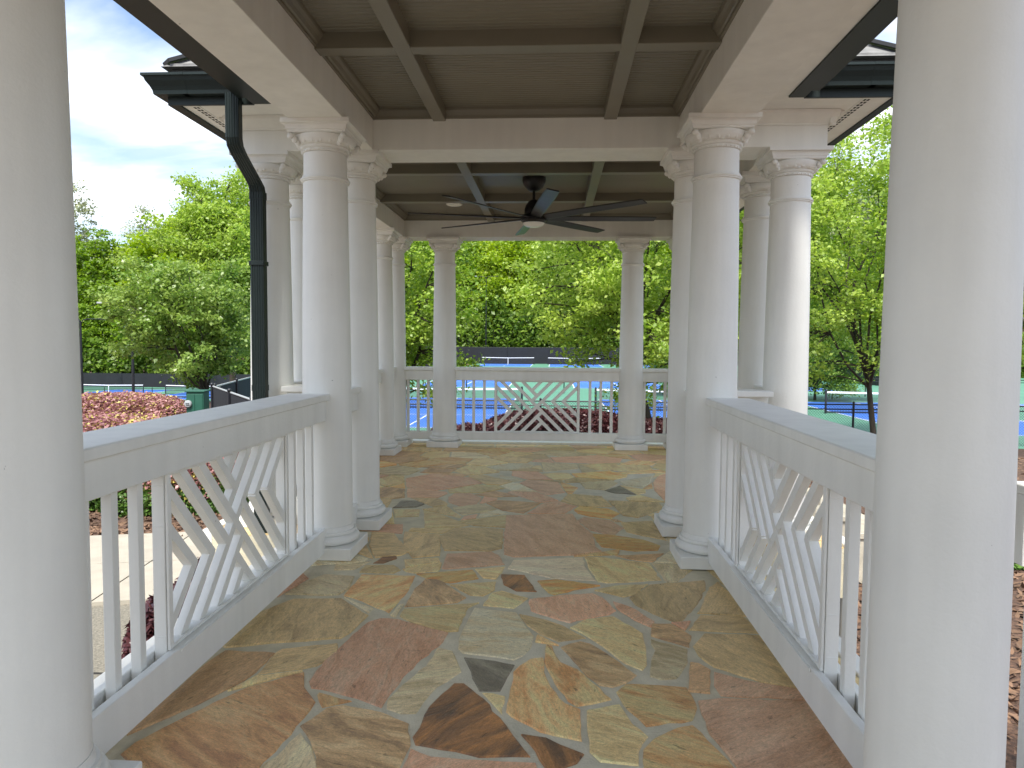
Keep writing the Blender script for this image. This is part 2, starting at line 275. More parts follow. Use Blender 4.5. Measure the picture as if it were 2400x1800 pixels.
class MB:
    def __init__(s): s.v = []; s.f = []
    def add(s, vs, fs):
        n = len(s.v); s.v += [tuple(q) for q in vs]; s.f += [tuple(i + n for i in f) for f in fs]; return s
    def box(s, x0, x1, y0, y1, z0, z1, c=0.0):
        """box, with optional chamfer c along every edge"""
        if x0 > x1: x0, x1 = x1, x0
        if y0 > y1: y0, y1 = y1, y0
        if c <= 0 or min(x1 - x0, y1 - y0, z1 - z0) <= 2.2 * c:
            return s.add([(x0, y0, z0), (x1, y0, z0), (x1, y1, z0), (x0, y1, z0), (x0, y0, z1), (x1, y0, z1), (x1, y1, z1), (x0, y1, z1)],
                         [(0, 3, 2, 1), (4, 5, 6, 7), (0, 1, 5, 4), (1, 2, 6, 5), (2, 3, 7, 6), (3, 0, 4, 7)])
        rings = []
        for (z, k) in ((z0, c), (z0 + c, 0), (z1 - c, 0), (z1, c)):
            a0, a1, b0, b1 = x0 + k, x1 - k, y0 + k, y1 - k
            e = c if k == 0 else 0.0
            if k == 0: pts = [(x0 + c, y0), (x1 - c, y0), (x1, y0 + c), (x1, y1 - c), (x1 - c, y1), (x0 + c, y1), (x0, y1 - c), (x0, y0 + c)]
            else: pts = [(x0 + c, y0 + c)] * 0 + [(x0 + c, y0 + c * 1.0), (x1 - c, y0 + c), (x1 - c, y0 + c), (x1 - c, y1 - c), (x1 - c, y1 - c), (x0 + c, y1 - c), (x0 + c, y1 - c), (x0 + c, y0 + c)]
            rings.append([(px, py, z) for px, py in pts])
        vs = []
        # collapse cap rings to 4 verts
        cap0 = [(x0 + c, y0 + c, z0), (x1 - c, y0 + c, z0), (x1 - c, y1 - c, z0), (x0 + c, y1 - c, z0)]
        cap1 = [(a, b, z1) for a, b, _ in cap0]
        vs = cap0 + rings[1] + rings[2] + cap1
        f = [(3, 2, 1, 0), (20, 21, 22, 23)]
        def R8(base, i): return base + i % 8
        for i in range(8): f.append((R8(4, i), R8(4, i + 1), R8(12, i + 1), R8(12, i)))
        for k in range(4):
            f.append((k, (k + 1) % 4, 4 + (2 * k + 1), 4 + 2 * k))
            f.append((20 + (k + 1) % 4, 20 + k, 12 + 2 * k, 12 + 2 * k + 1))
            kk = (k + 1) % 4
            f.append((kk, 4 + (2 * k + 2) % 8, 4 + 2 * k + 1))
            f.append((20 + kk, 12 + 2 * k + 1, 12 + (2 * k + 2) % 8))
        return s.add(vs, f)
    def bar(s, a, b, w, d, up=(0, 0, 1)):
        """rectangular bar from a to b, w along the side axis, d along up axis"""
        a = Vector(a); b = Vector(b); t = (b - a).normalized(); up = Vector(up)
        sd_ = t.cross(up); sd_.normalize(); u = sd_.cross(t).normalized()
        vs = []
        for p in (a, b):
            for q in ((-1, -1), (1, -1), (1, 1), (-1, 1)):
                vs.append(p + sd_ * (w / 2 * q[0]) + u * (d / 2 * q[1]))
        return s.add(vs, [(0, 3, 2, 1), (4, 5, 6, 7), (0, 1, 5, 4), (1, 2, 6, 5), (2, 3, 7, 6), (3, 0, 4, 7)])
    def lathe(s, prof, n=48, cx=0, cy=0, caps=True):
        vs = []; f = []
        for r, z in prof:
            for i in range(n):
                a = 2 * math.pi * i / n; vs.append((cx + r * math.cos(a), cy + r * math.sin(a), z))
        for k in range(len(prof) - 1):
            for i in range(n):
                j = (i + 1) % n; f.append((k * n + i, k * n + j, (k + 1) * n + j, (k + 1) * n + i))
        if caps:
            f.append(tuple(range(n - 1, -1, -1))); f.append(tuple((len(prof) - 1) * n + i for i in range(n)))
        return s.add(vs, f)
    def tube(s, pts, rad, n=6, cap=True):
        pts = [Vector(p) for p in pts]; vs = []; f = []
        ref = Vector((0.3, 0.2, 1)).normalized()
        for i, p in enumerate(pts):
            t = (pts[min(i + 1, len(pts) - 1)] - pts[max(i - 1, 0)]).normalized()
            rf = ref if abs(t.dot(ref)) < 0.95 else Vector((1, 0, 0))
            a = t.cross(rf).normalized(); b = t.cross(a)
            r = rad[i] if hasattr(rad, '__len__') else rad
            for k in range(n):
                an = 2 * math.pi * k / n; vs.append(p + a * (r * math.cos(an)) + b * (r * math.sin(an)))
        for i in range(len(pts) - 1):
            for k in range(n):
                j = (k + 1) % n; f.append((i * n + k, i * n + j, (i + 1) * n + j, (i + 1) * n + k))
        if cap:
            f.append(tuple(range(n - 1, -1, -1))); f.append(tuple((len(pts) - 1) * n + k for k in range(n)))
        return s.add(vs, f)
    def loft(s, sections, close=True):
        n = len(sections[0]); vs = [q for sec in sections for q in sec]; f = []
        for k in range(len(sections) - 1):
            for i in range(n if close else n - 1):
                j = (i + 1) % n; f.append((k * n + i, k * n + j, (k + 1) * n + j, (k + 1) * n + i))
        if close:
            f.append(tuple(range(n - 1, -1, -1))); f.append(tuple((len(sections) - 1) * n + i for i in range(n)))
        return s.add(vs, f)
    def ball(s, c, r, n=8, m=6, sx=1, sy=1, sz=1):
        vs = []; f = []
        for i in range(m + 1):
            th = math.pi * i / m
            for j in range(n):
                ph = 2 * math.pi * j / n
                vs.append((c[0] + r * sx * math.sin(th) * math.cos(ph), c[1] + r * sy * math.sin(th) * math.sin(ph), c[2] + r * sz * math.cos(th)))
        for i in range(m):
            for j in range(n):
                k = (j + 1) % n; f.append((i * n + j, (i + 1) * n + j, (i + 1) * n + k, i * n + k))
        return s.add(vs, f)
    def mesh(s, name, material, smooth=None):
        me = bpy.data.meshes.new(name); me.from_pydata(s.v, [], s.f)
        if material: me.materials.append(material)
        bm = bmesh.new(); bm.from_mesh(me); bmesh.ops.recalc_face_normals(bm, faces=bm.faces); bm.to_mesh(me); bm.free()
        if smooth is not None:
            me.shade_smooth(); me.set_sharp_from_angle(angle=R(smooth))
        return me
    def build(s, name, material, parent=None, smooth=None, kind=None, label=None):
        o = bpy.data.objects.new(name, s.mesh(name, material, smooth)); link(o, parent)
        if kind: o['kind'] = kind
        if label: o['label'] = label
        return o
def struct(name, mb, material, smooth=None):
    o = mb.build(name, material, None, smooth); o['kind'] = 'structure'; return o
def copy_tree(o, parent=None):
    c = o.copy(); C.objects.link(c); c.parent = parent
    for ch in list(o.children): copy_tree(ch, c)
    return c
def fast_quads(name, V, nq, material, parent=None):
    """V: (nq*4,3) numpy array, consecutive quads"""
    me = bpy.data.meshes.new(name)
    me.vertices.add(nq * 4); me.vertices.foreach_set('co', np.ascontiguousarray(V, dtype=np.float32).ravel())
    me.loops.add(nq * 4); me.loops.foreach_set('vertex_index', np.arange(nq * 4, dtype=np.int32))
    me.polygons.add(nq); me.polygons.foreach_set('loop_start', np.arange(0, nq * 4, 4, dtype=np.int32))
    me.update(calc_edges=True)
    me.materials.append(material)
    o = bpy.data.objects.new(name, me); link(o, parent); return o
def leaves_at(rng, Pts, size, up=0.5, elong=1.5, fold=0.25):
    """one folded leaf (a rhomb of four corners) at every point"""
    n = len(Pts)
    nrm = rng.normal(size=(n, 3)); nrm[:, 2] = np.abs(nrm[:, 2]) + up; nrm /= np.linalg.norm(nrm, axis=1)[:, None]
    t = rng.normal(size=(n, 3)); t -= nrm * (t * nrm).sum(1)[:, None]; t /= np.linalg.norm(t, axis=1)[:, None]
    b = np.cross(nrm, t); s_ = size * rng.uniform(0.45, 1.4, size=(n, 1))
    A = Pts - t * s_ * elong / 2; T_ = Pts + t * s_ * elong / 2
    Lf = Pts + b * s_ * 0.5 + nrm * s_ * fold; Rt = Pts - b * s_ * 0.5 + nrm * s_ * fold
    V = np.stack([A, Rt, T_, Lf], axis=1).reshape(-1, 3)
    return V

# ------------------------------------------------------------------ main dimensions (metres; porch floor = 0)
XL, XR = -1.458, 0.987            # column lines of the walkway
XLL, XRR = -2.11, 1.67            # outer column lines of the pavilion
Y0, Y2, Y3, Y4, Y6, Y7 = 1.885, 4.59, 5.33, 6.06, 8.77, 9.50
ZB, ZT, ZP = 2.72, 2.93, 3.005    # beam underside, beam top inside, ceiling panel
BW = 0.172                        # half width of the beams

# ------------------------------------------------------------------ ground
def sstep(v, a, b):
    t = max(0.0, min(1.0, (v - a) / (b - a))); return t * t * (3 - 2 * t)
def gz(x, y):
    return -0.8 - 0.7 * sstep(y, 13.5, 20) - 2.38 * sstep(-x, 10, 24) * sstep(y, 28, 56) + 8.0 * sstep(y, 104, 150)
mb = MB()
xs = [-900, -400, -200, -120, -90] + [-80 + 4 * i for i in range(41)] + [90, 120, 200, 400, 900]
ys = [-60, -20, -8, -3, 0] + [3 + 1.5 * i for i in range(20)] + [34 + 4 * i for i in range(30)] + [170, 200, 300, 600, 1200]
for yy in ys:
    for xx in xs: mb.v.append((xx, yy, gz(xx, yy)))
nx = len(xs)
for j in range(len(ys) - 1):
    for i in range(nx - 1):
        mb.f.append((j * nx + i, j * nx + i + 1, (j + 1) * nx + i + 1, (j + 1) * nx + i))
struct('ground', mb, M['soil'], 60)

# sky dome is the world itself; courts
struct('court_surround', MB().box(-11.0, 70, 21.0, 100.3, -1.6, -1.494), M['courtgreen'])
struct('lower_court_surround', MB().box(-75, -17, 57.5, 78.5, -4.1, -3.85), M['courtgreen'])

def court(x0, x1, y0, y1, z):
    o = MB().box(x0, x1, y0, y1, z - 0.02, z + 0.004).build('court', M['courtblue']); o['kind'] = 'structure'
    lw = 0.06; l = MB(); zz = z + 0.008
    def ln(a, b, c, d): l.add([(a, c, zz), (b, c, zz), (b, d, zz), (a, d, zz)], [(0, 1, 2, 3)])
    ym = (y0 + y1) / 2; xm = (x0 + x1) / 2
    ln(x0, x0 + lw, y0, y1); ln(x1 - lw, x1, y0, y1); ln(x0 + lw, x1 - lw, y0, y0 + lw); ln(x0 + lw, x1 - lw, y1 - lw, y1)
    ln(x0 + lw, x1 - lw, ym - 2.13 - lw, ym - 2.13); ln(x0 + lw, x1 - lw, ym + 2.13, ym + 2.13 + lw)
    ln(xm - lw / 2, xm + lw / 2, y0 + lw, ym - 2.13 - lw); ln(xm - lw / 2, xm + lw / 2, ym + 2.13 + lw, y1 - lw)
    l.build('court_line', M['line'], o)
    return o
COURTX = [(-8.0, -1.9), (2.3, 8.4), (11.9, 18.0), (22.6, 28.7)]
nets = []
for x0, x1 in COURTX: court(x0, x1, 24.0, 37.2, -1.49); nets.append((x0 - 0.5, x1 + 0.55, 31.0, -1.49, 'near'))
for x0, x1 in COURTX[:2]: court(x0 - 1.0, x1 - 1.0, 46.5, 63.0, -1.49); nets.append((x0 - 1.5, x1 - 0.5, 55.5, -1.49, 'middle'))
court(11.6, 17.7, 45.8, 53.5, -1.49)
for x0, x1 in ((-9.5, -2.8), (-0.6, 6.1), (8.3, 15)): court(x0, x1, 88, 99.5, -1.49); nets.append((x0 - 0.2, x1 + 0.2, 97.5, -1.49, 'far'))
for x0, x1 in ((-46.4, -40.0), (-37.2, -30.8), (-28.0, -21.6)): court(x0, x1, 62.5, 74.5, -3.848); nets.append((x0 - 0.3, x1 + 0.3, 68, -3.848, 'lower'))

def make_net(x0, x1, y, z, label, group):
    W = x1 - x0; n = empty('sports_net', ((x0 + x1) / 2, y, z), 0, label, 'net', group)
    h = W / 2
    for s in (-1, 1):
        p = MB().lathe([(0.045, 0), (0.045, 0.97), (0.03, 1.0)], 10, cx=s * h); p.build('post', M['fence'], n, 40)
    N = 14; top = [0.93 - 0.05 * (1 - abs(i / N * 2 - 1)) for i in range(N + 1)]
    t = MB(); t.loft([[(-h + W * i / N, d, top[i] + e) for d, e in ((-0.008, -0.075), (0.008, -0.075), (0.008, 0), (-0.008, 0))] for i in range(N + 1)])
    t.build('net_tape', M['tape'], n)
    m_ = MB()
    for i in range(N):
        xa, xb = -h + W * i / N, -h + W * (i + 1) / N
        m_.add([(xa, 0, 0.06), (xb, 0, 0.06), (xb, 0, top[i + 1] - 0.07), (xa, 0, top[i] - 0.07)], [(0, 1, 2, 3)])
    m_.build('net_mesh', M['netmesh'], n)
    MB().box(-h, h, -0.01, 0.01, 0.03, 0.085).build('bottom_band', M['fence'], n)
    MB().box(-0.03, 0.03, -0.014, -0.009, 0.05, 0.86).build('centre_strap', M['tape'], n)
    return n
names_ = {('near', 0): 'court net with white tape behind the left balusters of the far railing',
          ('near', 1): 'court net with white tape behind the right balusters of the far railing',
          ('near', 2): 'court net with dark post seen in the opening right of the right columns',
          ('near', 3): 'court net on the nearest row, furthest to the right',
          ('lower', 0): 'white taped net on the lower blue court beside the foreground left column',
          ('lower', 1): 'white taped net on the lower blue court behind the near left tree trunk',
          ('lower', 2): 'white taped net on the lower court hidden behind the dark downspout'}
cnt = {}
for x0, x1, y, z, r_ in nets:
    i = cnt.get(r_, 0); cnt[r_] = i + 1
    lab = names_.get((r_, i), {'middle': 'court net on the second row of blue courts beyond the near courts',
                               'far': 'distant court net showing as white line above the far handrail',
                               'farthest': 'most distant court net just in front of the back fence'}.get(r_))
    make_net(x0, x1, y, z, lab, 'nets on the %s courts' % r_ )

# ------------------------------------------------------------------ porch floor of flagstones
TRACED_STONES = [
    ('p', [(-0.975,2.809), (-0.974,2.997), (-0.951,3.123), (-0.900,3.431), (-0.851,3.487), (-0.750,3.480), (-0.486,3.334), (-0.492,3.227), (-0.560,3.044), (-0.604,2.866), (-0.633,2.618), (-0.745,2.681), (-0.854,2.725), (-0.946,2.752)]),
    ('g', [(-0.612,2.611), (-0.624,2.681), (-0.591,2.807), (-0.528,2.979), (-0.509,3.168), (-0.437,3.137), (-0.370,2.936), (-0.415,2.849), (-0.450,2.797), (-0.483,2.673), (-0.497,2.585), (-0.553,2.581)]),
    ('b', [(-0.464,2.522), (-0.466,2.579), (-0.439,2.703), (-0.389,2.831), (-0.347,2.834), (-0.256,2.716), (-0.184,2.582), (-0.130,2.467), (-0.063,2.333), (-0.233,2.317), (-0.318,2.346), (-0.458,2.378), (-0.479,2.428), (-0.462,2.490)]),
    ('p', [(-0.471,2.356), (-0.391,2.313), (-0.217,2.305), (-0.045,2.297), (-0.024,2.192), (-0.474,2.161), (-0.476,2.254)]),
    ('u', [(-0.892,2.468), (-0.836,2.595), (-0.783,2.625), (-0.612,2.577), (-0.508,2.510), (-0.477,2.377), (-0.482,2.287), (-0.485,2.209), (-0.479,2.103), (-0.699,2.088), (-0.773,2.287), (-0.825,2.381)]),
    ('g', [(-0.874,2.426), (-0.804,2.340), (-0.759,2.254), (-0.723,2.144), (-0.927,2.130), (-0.933,2.236), (-0.904,2.277), (-0.895,2.369)]),
    ('c', [(-0.760,3.525), (-0.759,3.620), (-0.380,3.741), (-0.432,3.661), (-0.438,3.473), (-0.440,3.358), (-0.488,3.347), (-0.540,3.357), (-0.680,3.448)]),
    ('w', [(-0.414,3.163), (-0.424,3.318), (-0.409,3.521), (-0.396,3.664), (-0.178,3.616), (-0.124,3.453), (-0.081,3.330), (-0.093,3.187), (-0.121,3.112), (-0.159,3.062), (-0.293,3.099), (-0.388,3.116)]),
    ('k', [(-0.377,3.075), (-0.239,3.051), (-0.152,3.017), (-0.178,2.897), (-0.198,2.777), (-0.280,2.775), (-0.331,2.939)]),
    ('t', [(-0.158,2.951), (-0.135,3.008), (-0.088,3.079), (-0.033,3.095), (-0.026,2.961), (0.004,2.830), (0.059,2.698), (0.113,2.658), (0.111,2.440), (-0.036,2.489), (-0.140,2.585), (-0.164,2.621), (-0.158,2.742), (-0.153,2.889)]),
    ('t', [(-0.024,3.229), (0.007,3.219), (0.023,3.122), (0.043,3.054), (0.115,2.993), (0.212,2.787), (0.236,2.742), (0.162,2.701), (0.100,2.679), (0.066,2.721), (0.017,2.860), (-0.019,3.005)]),
    ('u', [(0.044,3.209), (0.135,3.280), (0.182,3.257), (0.297,3.073), (0.358,2.957), (0.303,2.881), (0.248,2.842), (0.198,2.854), (0.151,2.931), (0.116,3.026)]),
    ('o', [(-0.160,3.601), (-0.022,3.535), (0.063,3.467), (0.163,3.321), (0.120,3.305), (0.034,3.272), (-0.047,3.346), (-0.117,3.453)]),
    ('p', [(-0.121,3.817), (0.030,3.885), (0.229,3.935), (0.280,3.870), (0.334,3.683), (0.292,3.620), (0.121,3.530), (0.092,3.500), (0.014,3.550), (-0.105,3.649)]),
    ('p', [(0.329,3.808), (0.420,3.730), (0.511,3.550), (0.483,3.475), (0.409,3.561), (0.343,3.704)]),
    ('c', [(0.091,3.440), (0.173,3.549), (0.315,3.598), (0.435,3.396), (0.426,3.200), (0.421,3.116), (0.387,3.002), (0.311,3.074), (0.233,3.236), (0.165,3.348)]),
    ('u', [(0.477,3.427), (0.494,3.514), (0.585,3.521), (0.660,3.385), (0.625,3.252), (0.556,3.304), (0.469,3.371)]),
    ('g', [(0.459,3.337), (0.552,3.282), (0.616,3.233), (0.591,3.094), (0.516,2.937), (0.452,2.922), (0.409,2.950), (0.431,3.083), (0.464,3.215)]),
    ('s', [(0.601,3.095), (0.639,3.086), (0.673,3.028), (0.626,2.817), (0.543,2.830)]),
    ('t', [(0.259,2.805), (0.302,2.876), (0.395,2.878), (0.545,2.864), (0.554,2.793), (0.554,2.703), (0.519,2.607), (0.345,2.551), (0.290,2.666)]),
    ('c', [(0.138,2.656), (0.264,2.708), (0.285,2.615), (0.344,2.486), (0.297,2.388), (0.288,2.307), (0.165,2.318), (0.134,2.377), (0.134,2.509)]),
    ('b', [(-0.101,2.469), (-0.011,2.453), (0.037,2.413), (0.113,2.358), (0.089,2.306), (0.020,2.257), (-0.013,2.267), (-0.049,2.371)]),
    ('t', [(0.318,2.404), (0.359,2.472), (0.452,2.554), (0.513,2.575), (0.537,2.529), (0.599,2.322), (0.598,2.259), (0.302,2.239), (0.307,2.341)]),
    ('m', [(0.569,2.753), (0.661,2.782), (0.985,2.778), (1.047,2.441), (0.983,2.203), (0.629,2.179), (0.605,2.336), (0.561,2.516), (0.564,2.652)]),
    ('m', [(0.685,3.013), (0.759,2.965), (0.990,2.872), (1.006,2.788), (0.843,2.802), (0.665,2.801), (0.657,2.887)]),
    ('o', [(0.646,3.266), (0.724,3.417), (1.008,3.411), (1.081,2.978), (1.002,2.882), (0.857,2.931), (0.694,3.057), (0.648,3.168)]),
    ('o', [(0.660,3.454), (0.755,3.655), (0.967,3.671), (1.016,3.439), (0.843,3.440)]),
    ('o', [(0.786,3.779), (0.887,4.081), (0.959,4.186), (1.005,3.817), (0.999,3.654), (0.743,3.674)]),
    ('o', [(0.421,3.881), (0.558,4.104), (0.889,4.206), (0.867,4.079), (0.776,3.821), (0.652,3.570), (0.600,3.557), (0.514,3.656), (0.440,3.774)]),
    ('c', [(0.239,3.982), (0.358,4.064), (0.551,4.109), (0.457,3.929), (0.390,3.883)]),
    ('l', [(-0.267,4.332), (-0.242,4.511), (0.200,4.603), (0.212,4.370), (0.256,4.144), (-0.003,4.175), (-0.195,4.295)]),
    ('c', [(0.211,4.610), (0.312,4.618), (0.612,4.519), (0.644,4.187), (0.321,4.111), (0.268,4.132), (0.233,4.343)]),
    ('y', [(-0.082,4.117), (0.031,4.152), (0.276,4.058), (0.160,4.000), (0.014,3.890), (-0.018,3.927)]),
    ('b', [(-0.299,4.219), (-0.157,4.216), (-0.078,3.934), (-0.194,3.937), (-0.273,4.039)]),
    ('m', [(-0.372,5.702), (0.166,5.798), (0.212,5.473), (0.296,5.186), (0.297,4.850), (0.329,4.750), (0.174,4.655), (-0.245,4.573), (-0.310,4.632), (-0.344,5.132)]),
    ('m', [(-0.666,4.300), (-0.679,4.602), (-0.394,4.675), (-0.340,4.597), (-0.290,4.411), (-0.642,4.288)]),
    ('y', [(-0.800,4.192), (-0.476,4.301), (-0.423,4.134), (-0.579,4.040), (-0.735,4.118)]),
    ('c', [(-0.463,4.302), (-0.287,4.365), (-0.297,4.260), (-0.321,4.124), (-0.399,4.144)]),
    ('c', [(-0.575,4.011), (-0.318,4.086), (-0.314,3.939), (-0.369,3.843), (-0.441,3.848)]),
    ('c', [(-0.356,3.702), (-0.326,3.892), (-0.274,3.931), (-0.126,3.828), (-0.195,3.673)]),
    ('u', [(-0.761,3.648), (-0.761,3.933), (-0.731,4.095), (-0.641,4.081), (-0.460,3.809), (-0.495,3.736), (-0.645,3.682)]),
    ('t', [(-1.120,3.794), (-1.120,4.148), (-0.799,4.163), (-0.788,3.874), (-0.820,3.563), (-1.006,3.723)]),
    ('g', [(-1.443,3.787), (-1.402,4.001), (-1.336,4.131), (-1.152,4.114), (-1.125,3.924), (-1.154,3.800), (-1.250,3.784)]),
    ('o', [(-1.478,3.529), (-1.371,3.730), (-1.122,3.758), (-0.917,3.524), (-0.943,3.303), (-0.972,3.233), (-1.221,3.169), (-1.455,3.095), (-1.495,3.130)]),
    ('o', [(-1.200,3.105), (-0.970,3.178), (-0.938,3.076), (-0.989,2.945), (-1.038,2.914), (-1.209,2.849), (-1.211,2.962), (-1.216,3.067)]),
    ('s', [(-1.466,2.944), (-1.440,3.063), (-1.257,3.064), (-1.212,3.055), (-1.220,2.874), (-1.239,2.795), (-1.313,2.632), (-1.359,2.545), (-1.468,2.366), (-1.472,2.550)]),
    ('r', [(-1.419,2.325), (-1.323,2.518), (-1.279,2.607), (-1.200,2.738), (-1.022,2.883), (-0.978,2.759), (-0.893,2.644), (-0.900,2.523), (-0.918,2.304), (-0.932,2.242), (-0.933,2.154), (-0.931,2.072), (-1.192,2.054), (-1.424,2.255)]),
    ('o', [(-0.802,5.016), (-0.712,5.256), (-0.522,5.289), (-0.358,5.253), (-0.333,4.764), (-0.405,4.690), (-0.710,4.682)]),
    ('c', [(-1.050,5.810), (-0.891,5.690), (-0.623,5.355), (-0.696,5.291), (-0.947,5.270)]),
    ('c', [(-0.720,5.477), (-0.366,5.696), (-0.349,5.309), (-0.587,5.346)]),
    ('w', [(-0.581,5.626), (-0.583,5.769), (-0.443,5.891), (-0.364,5.762)]),
    ('k', [(-1.319,5.870), (-1.304,6.137), (-1.172,6.149), (-1.084,6.036), (-1.128,5.915)]),
    ('c', [(-1.300,5.816), (-1.087,5.835), (-1.049,5.598), (-1.230,5.557)]),
    ('m', [(-0.923,6.329), (-0.884,6.499), (-0.744,6.512), (-0.626,6.323), (-0.641,6.075), (-0.773,5.975), (-0.885,6.113)]),
    ('s', [(-0.702,6.448), (-0.542,6.634), (-0.394,6.543), (-0.303,6.418), (-0.520,6.365)]),
    ('p', [(-1.380,6.738), (-1.475,7.161), (-1.256,7.442), (-0.831,7.264), (-0.686,6.993), (-0.917,6.744), (-1.078,6.603), (-1.272,6.674)]),
    ('s', [(-1.400,7.519), (-1.352,7.809), (-1.032,7.767), (-1.080,7.513)]),
    ('w', [(-0.557,7.290), (-0.545,7.443), (-0.279,7.191), (-0.389,7.100)]),
    ('p', [(-0.436,7.705), (-0.162,7.685), (0.011,7.219), (-0.253,7.235), (-0.420,7.433)]),
    ('m', [(-0.321,7.027), (-0.252,7.214), (0.057,7.102), (0.118,6.624), (-0.044,6.491), (-0.161,6.704)]),
    ('g', [(-0.131,8.292), (0.273,8.172), (0.282,7.919), (-0.088,7.692)]),
    ('c', [(0.308,8.202), (1.090,8.201), (1.093,7.901), (0.894,7.834), (0.479,7.841)]),
    ('p', [(-0.026,8.642), (0.540,8.880), (0.831,8.670), (0.777,8.383), (0.505,8.275), (0.029,8.335)]),
    ('g', [(0.270,7.121), (0.597,7.233), (0.639,7.097), (0.488,6.764), (0.310,6.820)]),
    ('k', [(0.487,6.746), (0.651,6.982), (0.756,6.597), (0.570,6.631)]),
    ('w', [(0.671,7.199), (1.034,7.528), (0.966,7.186), (0.868,6.945), (0.692,7.024)]),
    ('p', [(0.996,7.189), (1.099,7.534), (1.264,7.775), (1.026,6.283), (0.982,6.341), (0.959,6.807)]),
    ('y', [(0.177,5.945), (0.226,6.064), (0.467,5.999), (0.548,5.841), (0.465,5.653), (0.299,5.715), (0.205,5.811)]),
    ('o', [(0.489,6.297), (0.919,6.274), (0.935,6.068), (0.680,5.696), (0.566,5.764)]),
    ('m', [(0.197,5.580), (0.249,5.685), (0.455,5.602), (0.540,5.373), (0.431,5.146), (0.273,5.294)]),
    ('y', [(0.285,5.185), (0.449,5.159), (0.642,5.060), (0.743,4.922), (0.706,4.798), (0.550,4.768), (0.336,4.853)]),
    ('s', [(0.407,4.658), (0.734,4.733), (0.632,4.536), (0.493,4.586)]),
    ('o', [(0.525,5.545), (0.777,5.612), (0.793,5.267), (0.802,5.054), (0.654,5.156), (0.542,5.267)]),
    ('g', [(-1.308,4.221), (-1.329,4.334), (-1.131,4.409), (-1.192,4.235)]),
    ('b', [(-1.108,4.375), (-1.046,4.685), (-0.979,4.483), (-1.043,4.380)]),
    ('c', [(-1.145,4.190), (-1.148,4.336), (-0.971,4.351), (-0.907,4.253), (-0.935,4.189)]),
    ('c', [(-0.930,4.462), (-0.717,4.516), (-0.697,4.432), (-0.889,4.299)]),
    ('o', [(-1.301,5.108), (-1.132,5.074), (-0.936,4.640), (-0.970,4.546), (-1.120,4.484), (-1.220,4.726)]),
    ('o', [(-1.071,5.143), (-0.800,5.086), (-0.718,4.567), (-0.886,4.503), (-0.996,4.744)]),
]
def poly_area(P):
    return 0.5 * sum(P[i][0] * P[(i + 1) % len(P)][1] - P[(i + 1) % len(P)][0] * P[i][1] for i in range(len(P)))
def clip(P, n, d):
    """keep the side n.p <= d"""
    o = []
    for i in range(len(P)):
        a, b = P[i], P[(i + 1) % len(P)]
        da, db = n[0] * a[0] + n[1] * a[1] - d, n[0] * b[0] + n[1] * b[1] - d
        if da <= 0: o.append(a)
        if (da < 0 < db) or (db < 0 < da):
            k = da / (da - db); o.append((a[0] + (b[0] - a[0]) * k, a[1] + (b[1] - a[1]) * k))
    return o
def hull(P):
    P = sorted(set(P))
    def half(P):
        h = []
        for p in P:
            while len(h) > 1 and (h[-1][0] - h[-2][0]) * (p[1] - h[-2][1]) - (h[-1][1] - h[-2][1]) * (p[0] - h[-2][0]) <= 0: h.pop()
            h.append(p)
        return h
    a, b = half(P), half(P[::-1]); return a[:-1] + b[:-1]
DECK = [(-1.75, 1.27, -3.5, 4.96), (-2.42, 1.98, 4.97, 9.735)]
hulls = [hull(P) for _, P in TRACED_STONES]
hb = [(min(p[0] for p in h), max(p[0] for p in h), min(p[1] for p in h), max(p[1] for p in h)) for h in hulls]
rnd = random.Random(11)
fill = []
for (ax, bx, ay, by) in DECK:
    seeds = []; gx, gy = 0.46, 0.40
    ny_ = int((by - ay) / gy) + 1; nx_ = int((bx - ax) / gx) + 1
    for j in range(-1, ny_ + 1):
        for i in range(-1, nx_ + 1):
            seeds.append((ax + (i + 0.5 + (j % 2) * 0.5 + rnd.uniform(-0.40, 0.40)) * gx, ay + (j + 0.5 + rnd.uniform(-0.40, 0.40)) * gy))
    for s in seeds:
        P = [(ax, ay), (bx, ay), (bx, by), (ax, by)]
        for q in seeds:
            if q is s or abs(q[0] - s[0]) > 1.6 or abs(q[1] - s[1]) > 1.6: continue
            nx2, ny2 = q[0] - s[0], q[1] - s[1]; L_ = math.hypot(nx2, ny2)
            nrm = (nx2 / L_, ny2 / L_)
            P = clip(P, nrm, nrm[0] * (s[0] + q[0]) / 2 + nrm[1] * (s[1] + q[1]) / 2 - 0.011)
            if len(P) < 3: break
        if len(P) < 3: continue
        if P and max(p[1] for p in P) < 1.2: 
            pass
        for h, bb in zip(hulls, hb):
            if len(P) < 3: break
            if max(p[0] for p in P) < bb[0] or min(p[0] for p in P) > bb[1] or max(p[1] for p in P) < bb[2] or min(p[1] for p in P) > bb[3]: continue
            best = None; ba = -1
            for i in range(len(h)):
                a, b = h[i], h[(i + 1) % len(h)]
                ex, ey = b[0] - a[0], b[1] - a[1]; L_ = math.hypot(ex, ey)
                if L_ < 1e-5: continue
                nrm = (ey / L_, -ex / L_)     # outward for a counter-clockwise hull
                Q = clip(P, (-nrm[0], -nrm[1]), -(nrm[0] * a[0] + nrm[1] * a[1]) - 0.014)
                A_ = abs(poly_area(Q)) if len(Q) > 2 else 0
                if A_ > ba: ba = A_; best = Q
            P = best
        if len(P) >= 3 and abs(poly_area(P)) > 0.0045:
            w_ = abs(poly_area(P)); per = sum(math.dist(P[i], P[(i + 1) % len(P)]) for i in range(len(P)))
            if w_ / per > 0.012: fill.append(P)

